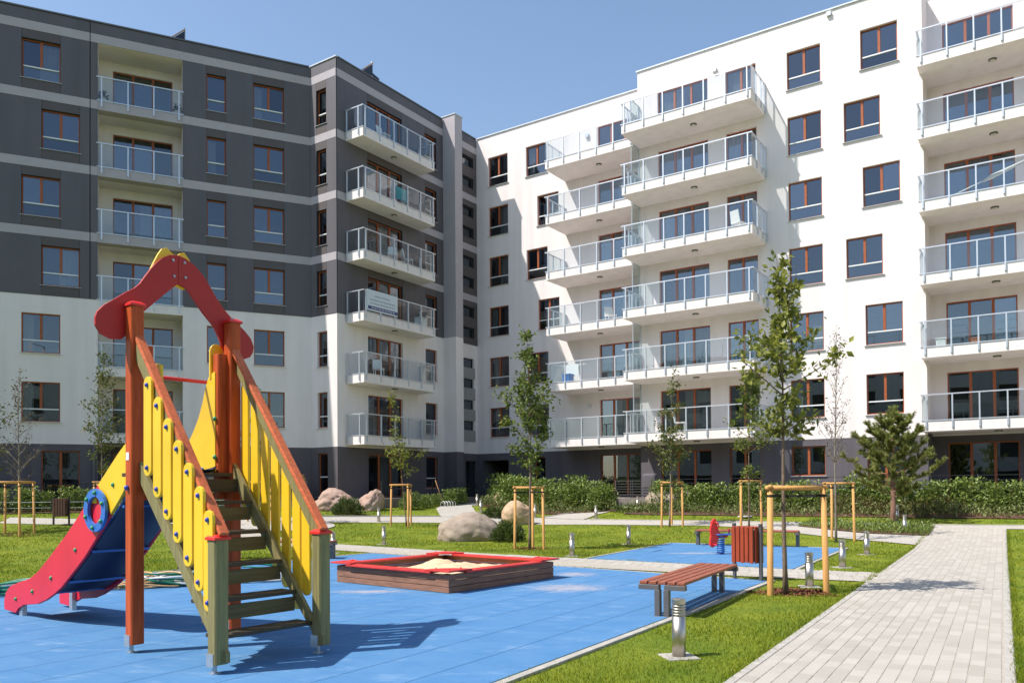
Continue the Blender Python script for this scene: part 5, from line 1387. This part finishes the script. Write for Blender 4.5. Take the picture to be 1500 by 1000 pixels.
def mulch(x, y, rx, ry, n, label=None):
    a = NR.uniform(0, 2 * math.pi, n); q = np.sqrt(NR.uniform(0, 1, n)) * (1 + .18 * np.sin(3 * a + x) + .12 * np.sin(5 * a))
    X = x + rx * q * np.cos(a); Y = y + ry * q * np.sin(a)
    C = np.stack([X, Y, ztv(X, Y) + NR.uniform(.005, .05, n) * (1.2 - np.minimum(q, 1))], 1); D = NR.normal(size=(n, 3)); D[:, 2] *= .35
    link('bark_mulch', leaves_mesh('bark_mulch', C, D, .055, 'chip', fold=.1, aspect=.35), None, kind='stuff')
    NO_GRASS.append([(x + rx * .85 * math.cos(t * math.pi / 8), y + ry * .85 * math.sin(t * math.pi / 8)) for t in range(16)])
mulch(4.38, 12.55, .62, .48, 1500); mulch(.5, 22.2, .5, .45, 500); mulch(-16.2, 26.0, .75, .6, 600); mulch(-6.9, 34.2, 1.1, .7, 500)

# ------------------------------------------------------------------ shrubs and hedges
def dome_points(n, rx, ry, h, rg, shell=.5, lumps=3):
    d = rg.normal(size=(n, 3)); d /= np.linalg.norm(d, axis=1, keepdims=True); d[:, 2] = np.abs(d[:, 2])
    q = shell + (1 - shell) * rg.uniform(0, 1, n) ** .6
    q *= 1 + .16 * np.sin(lumps * 2 * np.arctan2(d[:, 1], d[:, 0]) + 1) * np.cos(3 * d[:, 2]) + .1 * np.sin(7 * d[:, 0] + 4 * d[:, 2])
    return d * q[:, None] * np.array([rx, ry, h]), d
def juniper(x, y, rx, ry, h, seed, label, n=3600):
    rg = np.random.default_rng(seed); C, D = dome_points(n, rx, ry, h, rg, .55, 4)
    C[:, 2] += .03; dd = D * .7 + rg.normal(size=D.shape) * .45; dd[:, 2] += .35; dd /= np.linalg.norm(dd, axis=1, keepdims=True)
    r = thing('juniper_shrub', (x, y, zt(x, y)), 0, label, 'shrub', 'low dark conifer shrubs')
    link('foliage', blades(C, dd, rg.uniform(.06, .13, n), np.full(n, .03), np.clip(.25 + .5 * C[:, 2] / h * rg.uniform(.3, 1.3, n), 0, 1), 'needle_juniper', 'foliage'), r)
    b = MB()
    for i in range(6): a = i * 1.05; b.tube([(0, 0, -.03), (.5 * rx * math.cos(a), .5 * ry * math.sin(a), .4 * h), (.8 * rx * math.cos(a), .8 * ry * math.sin(a), .6 * h)], [.02, .012, .006], 5)
    link('stem', b.mesh('stem', 'bark'), r)
juniper(-6.98, 34.0, .62, .5, .66, 1, 'round dark conifer shrub between the two pink boulders')
juniper(-.15, 25.3, .50, .48, .60, 2, 'round dark conifer shrub right of the big grey boulder')
juniper(-.75, 34.9, .55, .5, .42, 3, 'low dark conifer shrub behind the big grey boulder')
def bush_mesh(seed, w, h, n=1100, size=.15, mt='leaf_hedge'):
    rg = np.random.default_rng(seed); C, D = dome_points(n, w * .62, w * .5, h, rg, .45, 3)
    C[:, 2] = C[:, 2] * .78 + rg.uniform(0, .28, n) * h
    k = int(n * .12); C[:k] = np.stack([rg.uniform(-.5, .5, k) * w, rg.uniform(-.4, .4, k) * w, h * rg.uniform(.8, 1.12, k)], 1)
    dd = D * .6 + rg.normal(size=D.shape) * .6; dd[:, 2] += .15
    b = MB()
    for i in range(7): a = rg.uniform(0, 6.28); e = rg.uniform(.2, .5) * w; b.tube([(.05 * math.cos(a), .05 * math.sin(a), -.05), (e * .6 * math.cos(a), e * .6 * math.sin(a), h * .5), (e * math.cos(a), e * math.sin(a), h * .95)], [.014, .01, .005], 5)
    return leaves_mesh('foliage', C, dd, size, mt, aspect=.55), b.mesh('stem', 'bark')
BUSH = [bush_mesh(20 + i, 1.15, 1.25) for i in range(5)]
def hedge_row(pts, group, label, step=.85, sz=1.0, depth=.0, sh=1.0):
    for i in range(len(pts) - 1):
        p, q = np.array(pts[i]), np.array(pts[i + 1]); n = max(1, int(np.hypot(*(q - p)) / step))
        for k in range(n):
            c = p + (q - p) * (k + .5) / n + NR.uniform(-.12, .12, 2); fm, sm = BUSH[int(NR.integers(5))]
            r = thing('hedge_shrub', (float(c[0]), float(c[1]), zt(*c) - .02), float(NR.uniform(0, 6.28)), label, 'shrub', group)
            s = sz * float(NR.uniform(.82, 1.2)); r.scale = (s, s, s * sh)
            link('foliage', fm, r); link('stem', sm, r)
def fp(fr, a, o): return fr(a, o, 0)[:2]
hedge_row([fp(FA, -17, 2.6), fp(FA, -4.0, 2.5)], 'hedge shrubs below the long grey facade', 'leafy hedge shrub in the row under the long grey facade', sz=.62, step=.7)
hedge_row([fp(FB, .6, 3.6), fp(FB, 5.2, 3.5)], 'hedge shrubs behind the pink boulders', 'leafy shrub in the row behind the two pink boulders', sz=.58, step=.85, sh=.85)
hedge_row([(-1.0, 40.2), (4.7, 36.6)], 'hedge shrubs in the tall middle hedge', 'big leafy shrub in the hedge left of the diagonal path', sz=.92, step=.7)
hedge_row([(-1.2, 39.6), (4.1, 36.1)], 'hedge shrubs in the tall middle hedge', 'big leafy shrub in the hedge left of the diagonal path', sz=.85, step=.8)
hedge_row([fp(FC2, 12.1, 3.3), fp(FC2, 31, 3.0)], 'hedge shrubs in the long right hedge', 'leafy shrub in the long hedge under the white block', sz=.84, step=.72)

def cover(poly, n, size, mt, hmax, name='ground_cover', aspect=.3):
    P_ = np.array(poly); lo, hi = P_.min(0), P_.max(0); q = NR.uniform(lo, hi, (n * 4, 2)); q = q[inpoly(q, poly)][:n]
    cl = .5 + .5 * np.sin(q[:, 0] * 3.1 + 2 * np.sin(q[:, 1] * 2.3)) * np.cos(q[:, 1] * 2.7 + q[:, 0])
    C = np.stack([q[:, 0], q[:, 1], ztv(q[:, 0], q[:, 1]) + NR.uniform(0, 1, len(q)) * hmax * (.35 + .65 * cl)], 1)
    D = NR.normal(size=C.shape) * .6; D[:, 2] += .8
    link(name, leaves_mesh(name, C, D, size, mt, fold=.15, aspect=aspect), None, kind='stuff')
def bed(poly):
    NO_GRASS.append(poly); mb = MB(); P_ = np.array(poly)
    lo, hi = P_.min(0), P_.max(0); st = .4
    for i in range(int((hi[0] - lo[0]) / st) + 1):
        for j in range(int((hi[1] - lo[1]) / st) + 1):
            x, y = lo[0] + i * st, lo[1] + j * st
            c = clip_convex([(x, y), (x + st, y), (x + st, y + st), (x, y + st)], poly)
            if len(c) > 2: mb.add([(u, v, zt(u, v) + .036) for u, v in c], [tuple(range(len(c)))])
    link('planting_bed', mb.mesh('planting_bed', 'mulch', fix=False), kind='structure')
def ccw(p): return p if parea(p) > 0 else p[::-1]
bed_r = ccw([fp(FC2, 11.2, 1.95), fp(FC2, 31, 1.9), fp(FC2, 31, 4.6), fp(FC2, 11.2, 4.75)])
bed_m = ccw([(-1.6, 40.8), (5.1, 38.0), (4.6, 35.7), (2.2, 36.0), (-1.5, 38.2)])
bed_p = ccw([(9.75, 28.0), (10.75, 26.2), (11.3, 25.1), (12.35, 23.95), (13.75, 26.05), (10.35, 28.25)])
bed_p = ccw([(9.9, 27.9), (11.25, 25.15), (12.4, 23.98), (13.7, 26.05), (10.4, 28.2)])
bed_a = ccw([fp(FA, -18, 1.72), fp(FA, -3, 1.72), fp(FA, -3, 3.4), fp(FA, -18, 3.4)])
for q in (bed_r, bed_m, bed_p, bed_a): bed(q)
cover(bed_r, 17000, .14, 'leaf_cover', .55); cover(ccw([fp(FC2, 19.5, 3.2), fp(FC2, 24, 3.2), fp(FC2, 24, 4.4), fp(FC2, 19.5, 4.4)]), 2600, .13, 'leaf_rust', .75, 'ground_cover', .2)
cover(bed_m, 6500, .14, 'leaf_cover', .55); cover(bed_p, 3600, .11, 'leaf_hedge', .28); cover(bed_a, 1500, .1, 'leaf_cover', .25)
cover(ccw([(4.3, 35.3), (7.6, 33.6), (8.4, 34.6), (5.0, 36.2)]), 3800, .12, 'needle_juniper', .32, 'ground_cover', .25)

# ------------------------------------------------------------------ lawn blades
def lawn():
    out = []
    keep = [np.array(p) for p in NO_GRASS]
    bands = [(5.2, 9, 2600, .055, .0065, .5), (9, 14, 1500, .058, .0085, .45), (14, 22, 560, .06, .013, .42), (22, 33, 230, .065, .02, .42), (33, 42, 120, .07, .028, .40)]
    for r0, r1, dens, L, w, half in bands:
        th = math.radians(45); area = th * (r1 ** 2 - r0 ** 2); n = int(area * dens)
        a = NR.uniform(-th, th, n); rr = np.sqrt(NR.uniform(r0 ** 2, r1 ** 2, n)); X = rr * np.sin(a); Y = rr * np.cos(a)
        u = .56 * X + .8285 * Y; v = -.4209 * X + .9071 * Y
        ok = (u < 34.5) & (v < 36.0); P_ = np.stack([X, Y], 1)
        for poly in NO_GRASS: ok &= ~inpoly(P_, poly)
        P_ = P_[ok]; n = len(P_)
        C = np.stack([P_[:, 0], P_[:, 1], ztv(P_[:, 0], P_[:, 1]) - .004], 1)
        D = NR.normal(size=(n, 3)) * .38; D[:, 2] = 1; D /= np.linalg.norm(D, axis=1, keepdims=True)
        patch = .75 + .4 * np.sin(P_[:, 0] * 1.7 + np.sin(P_[:, 1] * 2.1)) * np.sin(P_[:, 1] * 1.3)
        out.append((C, D, L * patch * NR.uniform(.5, 1.35, n), np.full(n, w)))
    # ragged tufts along the edges of the paved path
    for b_, n in ((-.02, 5200), (PW + .03, 6500)):
        a = NR.uniform(-1, 22, n); q = PB + PD * a[:, None] + PN * (b_ + NR.normal(size=n) * .028)[:, None]
        C = np.stack([q[:, 0], q[:, 1], ztv(q[:, 0], q[:, 1])], 1); D = NR.normal(size=(n, 3)) * .55; D[:, 2] = .9; D /= np.linalg.norm(D, axis=1, keepdims=True)
        out.append((C, D, NR.uniform(.03, .085, n), np.full(n, .008)))
    C, D, L, w = [np.concatenate(k) for k in zip(*out)]
    link('grass', blades(C, D, L, w, NR.uniform(0, 1, len(C)), 'grass', 'grass'), None, kind='stuff')
lawn()

# ------------------------------------------------------------------ hoses
def hose(x, y, rx, ry, turns, mt, label, rot, seed, tail=None, r=.014):
    """loose tangle: every turn has its own centre, size and sag"""
    rg = np.random.default_rng(seed); pts = []; n = 22
    tc_ = rg.normal(size=(turns + 2, 2)) * np.array([rx, ry]) * .22; ts = rg.uniform(.55, 1.12, turns + 2); tz = rg.uniform(.02, .26, turns + 2); tp = rg.uniform(0, 6.28, turns + 2)
    for i in range(turns * n):
        t = i / n; k = int(t); f = t - k; f = f * f * (3 - 2 * f); L_ = lambda q: q[k] * (1 - f) + q[k + 1] * f
        a = 2 * math.pi * t; c = L_(tc_); s = L_(ts); u, v = c[0] + rx * s * math.cos(a), c[1] + ry * s * math.sin(a)
        pts.append((x + u * math.cos(rot) - v * math.sin(rot), y + u * math.sin(rot) + v * math.cos(rot), .03 + abs(L_(tz)) * (.55 + .45 * math.sin(a + L_(tp)))))
    if tail: pts += [(px, py, .032) for px, py in tail]
    b = MB(); b.tube(pts, r, 6); o = link('garden_hose', b.mesh('garden_hose', mt, True)); o['label'] = label; o['category'] = 'hose'; o['group'] = 'coiled garden hoses'
hose(-6.15, 14.0, .62, .34, 8, 'hose_green', 'dark green hose coiled behind the tall slide post', .3, 1, [(-6.9, 13.3), (-7.2, 13.1)], r=.017)
hose(-5.95, 14.15, .60, .32, 9, 'hose_white', 'white hose coiled behind the yellow pickets', .2, 2, r=.018)
hose(-6.45, 13.75, .6, .30, 5, 'hose_orange', 'orange yellow hose looped over the coils behind the slide', .1, 3, [(-7.2, 13.2), (-7.5, 12.9)], r=.016)
hose(-5.75, 14.5, .42, .28, 7, 'hose_dark', 'black hose coiled on top of the pile behind the pickets', 0, 4, r=.017)
hose(-8.2, 13.0, .6, .36, 9, 'hose_green', 'green hose coil at the left edge behind the slide toe', .4, 5, r=.018)
hose(-4.6, 14.6, .55, .30, 6, 'hose_white', 'pale hose bundle seen between the stair treads', .3, 6, r=.018)
hose(-5.3, 16.9, .60, .20, 2, 'hose_green', 'green hose loop behind the stairs near the dark bench', .1, 7, r=.018)

# ------------------------------------------------------------------ small things on and by the buildings
bn = thing('banner', FB(.74, 1.20, U[3] + .52), FB.rz, 'white advertising banner with navy strip tied to a balcony railing', 'banner')
b = MB(); b.box(0, 2.12, -.012, 0, 0, .98); link('sheet', b.mesh('sheet', 'banner_white'), bn)
b = MB(); b.box(.08, 2.11, -.016, -.012, .07, .22); link('strip', b.mesh('strip', 'banner_navy'), bn)
rg = random.Random(2); b = MB()
for z, x0, x1 in ((.72, .55, 1.02), (.72, 1.12, 1.6), (.52, .2, 1.95), (.36, .25, 1.9)):
    x = x0
    while x < x1: w = rg.uniform(.05, .16); b.box(x, min(x + w, x1), -.0155, -.012, z - .028, z + .028); x += w + .035
link('print', b.mesh('print', 'banner_grey'), bn)
b = MB(); x = .3
while x < 1.8: w = rg.uniform(.06, .16); b.box(x, x + w, -.0195, -.016, .125, .165); x += w + .05
link('print', b.mesh('print', 'banner_white'), bn)
b = MB(); b.prism([(1.03, .74), (1.07, .68), (1.13, .80), (1.07, .73)], lambda u, v, w: (u, w, v), -.016, -.012); link('logo', b.mesh('logo', 'banner_blue'), bn)

def pot(fr, a, o, z, label, leafy=True, mt='white_paint'):
    r = thing('flower_pot', fr(a, o, z), 0, label, 'flower pot'); b = MB(); b.tube([(0, 0, 0), (0, 0, .22)], [.09, .13], 12); link('pot', b.mesh('pot', mt), r)
    rg2 = np.random.default_rng(int(a * 100) % 97); C, D = dome_points(120, .16, .16, .35, rg2); C[:, 2] += .2; link('foliage', leaves_mesh('foliage', C, D + rg2.normal(size=D.shape) * .4, .1, 'leaf_rust'), r)
pot(FA, -8.95, -.25, U[6] + .40, 'white flower pot in the left corner of the topmost recessed balcony'); pot(FA, -5.95, -.25, U[6] + .40, 'white flower pot in the right corner of the topmost recessed balcony')
def chair(fr, a, o, z, label):
    r = thing('balcony_chair', fr(a, o, z), 1.1, label, 'chair')
    b = MB(); b.box(-.24, .24, -.24, .24, .42, .46); link('seat', b.mesh('seat', 'white_paint'), r)
    b = MB(); b.hexa([(-.24, .2, .46), (.24, .2, .46), (.24, .24, .46), (-.24, .24, .46), (-.22, .3, .95), (.22, .3, .95), (.22, .34, .95), (-.22, .34, .95)]); link('backrest', b.mesh('backrest', 'white_paint'), r)
    for sx in (-.2, .2):
        for sy in (-.2, .2): b = MB(); b.tube([(sx * 1.1, sy * 1.1, 0), (sx, sy, .43)], .018, 6); link('leg', b.mesh('leg', 'white_paint'), r)
chair(FB, 2.6, .6, U[6] + .41, 'white garden chair on the topmost jutting corner balcony')
def dryer(fr, a, o, z, label, cloth):
    r = thing('clothes_dryer', fr(a, o, z), fr.rz, label, 'clothes dryer')
    for s in (-1, 1): b = MB(); b.tube([(-.5, s * .25, 0), (.0, -s * .25, .95)], .012, 6); b.tube([(.5, s * .25, 0), (.0, -s * .25, .95)], .012, 6); link('leg', b.mesh('leg', 'white_paint'), r)
    b = MB()
    for i in range(6): b.bar((-.7, -.25 + i * .1, .95), (.7, -.25 + i * .1, .95), .01, .01)
    link('wire', b.mesh('wire', 'white_paint'), r)
    b = MB(); b.box(-.45, .35, -.27, -.25, .35, .97); link('cloth', b.mesh('cloth', cloth), r)
dryer(FB, 3.6, .6, U[5] + .41, 'drying rack with teal cloth on the second highest corner balcony', 'teal_cloth'); dryer(FC1, 7.2, 1.2, U[2] + .41, 'drying rack with pale cloth on a left balcony of the white block', 'white_paint')
ch0 = bpy.data.objects['balcony_chair']
for fr, aa, oo, k, rz, lab in ((FB, 4.3, .6, 4, 2.0, 'white garden chair on the third highest corner balcony'), (FB, 2.2, .55, 2, .4, 'white garden chair at the left end of the second lowest corner balcony'), (FB, 3.2, .6, 4, .2, 'white garden chair before the door of the third highest corner balcony'),
                               (FC1, 9.2, 1.0, 3, .3, 'white garden chair on a left balcony of the white block, third from the bottom'), (FC2, 12.4, 1.1, 1, 1.2, 'white garden chair on the lowest wide balcony of the white block'), (FC2, 15.2, 1.0, 4, 2.2, 'white garden chair on a wide balcony of the white block, third from the top')):
    copy_thing(ch0, fr(aa, oo, U[k] + .41), rz, lab)
def crate(fr, a, o, z, label, mt, w=.5, h=.4):
    r = thing('storage_crate', fr(a, o, z), fr.rz + .1, label, 'crate'); b = MB(); b.box(-w / 2, w / 2, -.2, .2, 0, h); link('tub', b.mesh('tub', mt), r, bevel=.03)
    b = MB(); b.box(-w / 2 - .02, w / 2 + .02, -.22, .22, h, h + .05); link('lid', b.mesh('lid', mt), r, bevel=.01)
crate(FC1, 7.05, 1.7, U[2] + .41, 'blue tub on a left balcony of the white block, second from the bottom', 'blue_plastic'); crate(FC2, 23.0, .35, U[2] + .41, 'white tub at the left end of a far right balcony, second from the bottom', 'white_paint', .35, .3)
crate(FC2, 24.2, .4, U[2] + .41, 'small red tub on a far right balcony, second from the bottom', 'terracotta', .3, .18); crate(FB, 5.2, .7, U[3] + .41, 'white tub on the corner balcony that carries the banner', 'white_paint', .6, .5)
pr_ = thing('folded_parasol', FC2(23.4, .35, U[4] + .5), FC2.rz, 'folded pale parasol leaning along a far right balcony railing', 'parasol')
b = MB(); b.tube([(0, 0, 0), (2.9, -.05, .95)], .022, 8); link('pole', b.mesh('pole', 'white_paint', True), pr_); b = MB(); b.tube([(1.1, -.02, .34), (1.4, -.03, .46), (2.8, -.05, .92)], [.03, .09, .04], 10); link('canopy', b.mesh('canopy', 'curtain', True), pr_)

# pallets on a grey plank store
sx, sy = -10.35, 37.2; sz = zt(sx, sy)
st = thing('storage_box', (sx, sy, sz), FA.rz, 'grey plank store under the pallets below the long grey facade', 'store')
for k in range(7): b = MB(); b.box(-.75, .75, -.5, .5, k * .17, k * .17 + .163); link('plank', b.mesh('plank', 'concrete_dark'), st)
b = MB(); b.box(-.55, .45, -.515, -.502, .62, 1.1); link('opening_shade', b.mesh('opening_shade', 'joint_dark'), st)  # flat dark panel painted as the shade inside; planks behind are solid
for i, (dz, dx, lab) in enumerate(((1.19, 0, 'lower pale wooden pallet lying on the grey store'), (1.34, -.1, 'upper pale wooden pallet on the grey store, set askew'))):
    p_ = thing('pallet', (sx + dx, sy, sz + dz), FA.rz + .12 * i, lab, 'pallet', 'pallets on the grey store')
    for j in range(6): b = MB(); b.box(-.7, .7, -.5 + j * .18, -.5 + j * .18 + .12, .11, .135); link('board', b.mesh('board', 'pallet'), p_)
    for j in range(3): b = MB(); b.box(-.65 + j * .58, -.5 + j * .58, -.5, .5, .0, .108); link('block', b.mesh('block', 'pallet'), p_)

rk = thing('bicycle_rack', (-3.15, 37.6, zt(-3.15, 37.6)), FB.rz, 'small white hooped bicycle rack at the entrance path corner', 'bicycle rack')
for i in range(5): b = MB(); b.tube([(i * .2, 0, 0), (i * .2, 0, .2), (i * .2 + .04, .12, .28), (i * .2, .26, .2), (i * .2, .26, 0)], .014, 6); link('hoop', b.mesh('hoop', 'white_paint', True), rk)
b = MB(); b.bar((-.05, .0, .02), (.85, 0, .02), .03, .03); link('rail', b.mesh('rail', 'white_paint'), rk)
br = thing('broom', (-3.3, 38.0, zt(-3.3, 38.0)), .4, 'wooden broom leaning on the brown terrace wall by the bicycle rack', 'broom')
b = MB(); b.tube([(.05, 0, .1), (-.32, .1, 1.25)], .016, 8); link('handle', b.mesh('handle', 'pallet', True), br); b = MB(); b.box(-.1, .2, -.05, .05, 0, .12); link('head', b.mesh('head', 'bark'), br)
bk = thing('bicycle', FC1(.2, .9, .97), FC1.rz, 'dark bicycle parked in the shade by the passage', 'bicycle')
for x in (0, 1.05):
    b = MB(); b.tube([(x + .33 * math.cos(t * math.pi / 12), 0, .34 + .33 * math.sin(t * math.pi / 12)) for t in range(25)], .02, 6); link('wheel', b.mesh('wheel', 'black_metal', True), bk)
b = MB()
for p, q in (((0, 0, .34), (.32, 0, .78)), ((0, 0, .34), (.45, 0, .34)), ((.45, 0, .34), (.32, 0, .85)), ((.45, 0, .34), (.92, 0, .8)), ((.32, 0, .76), (.9, 0, .82)), ((1.05, 0, .34), (.88, 0, .98))): b.tube([p, q], .018, 6)
link('frame', b.mesh('frame', 'steel_dark', True), bk); b = MB(); b.box(.2, .44, -.06, .06, .86, .91); link('saddle', b.mesh('saddle', 'black_metal'), bk); b = MB(); b.tube([(.85, -.28, 1.0), (.88, 0, 1.0), (.85, .28, 1.0)], .014, 6); link('handlebar', b.mesh('handlebar', 'black_metal', True), bk)
cf = thing('wire_fence', (*fp(FA, -17, 3.45), 0), FA.rz, 'low two wire fence along the foot of the left hedge', 'fence')
for i in range(9): q = fp(FA, -17 + i * 1.6, 3.45); b = MB(); b.tube([(i * 1.6, 0, zt(*q) - .1), (i * 1.6, 0, zt(*q) + .5)], .02, 6); link('post', b.mesh('post', 'steel_dark'), cf)
for h in (.22, .44): b = MB(); b.tube([(i * 1.6, 0, zt(*fp(FA, -17 + i * 1.6, 3.45)) + h) for i in range(9)], .009, 5); link('wire', b.mesh('wire', 'rail_metal'), cf)
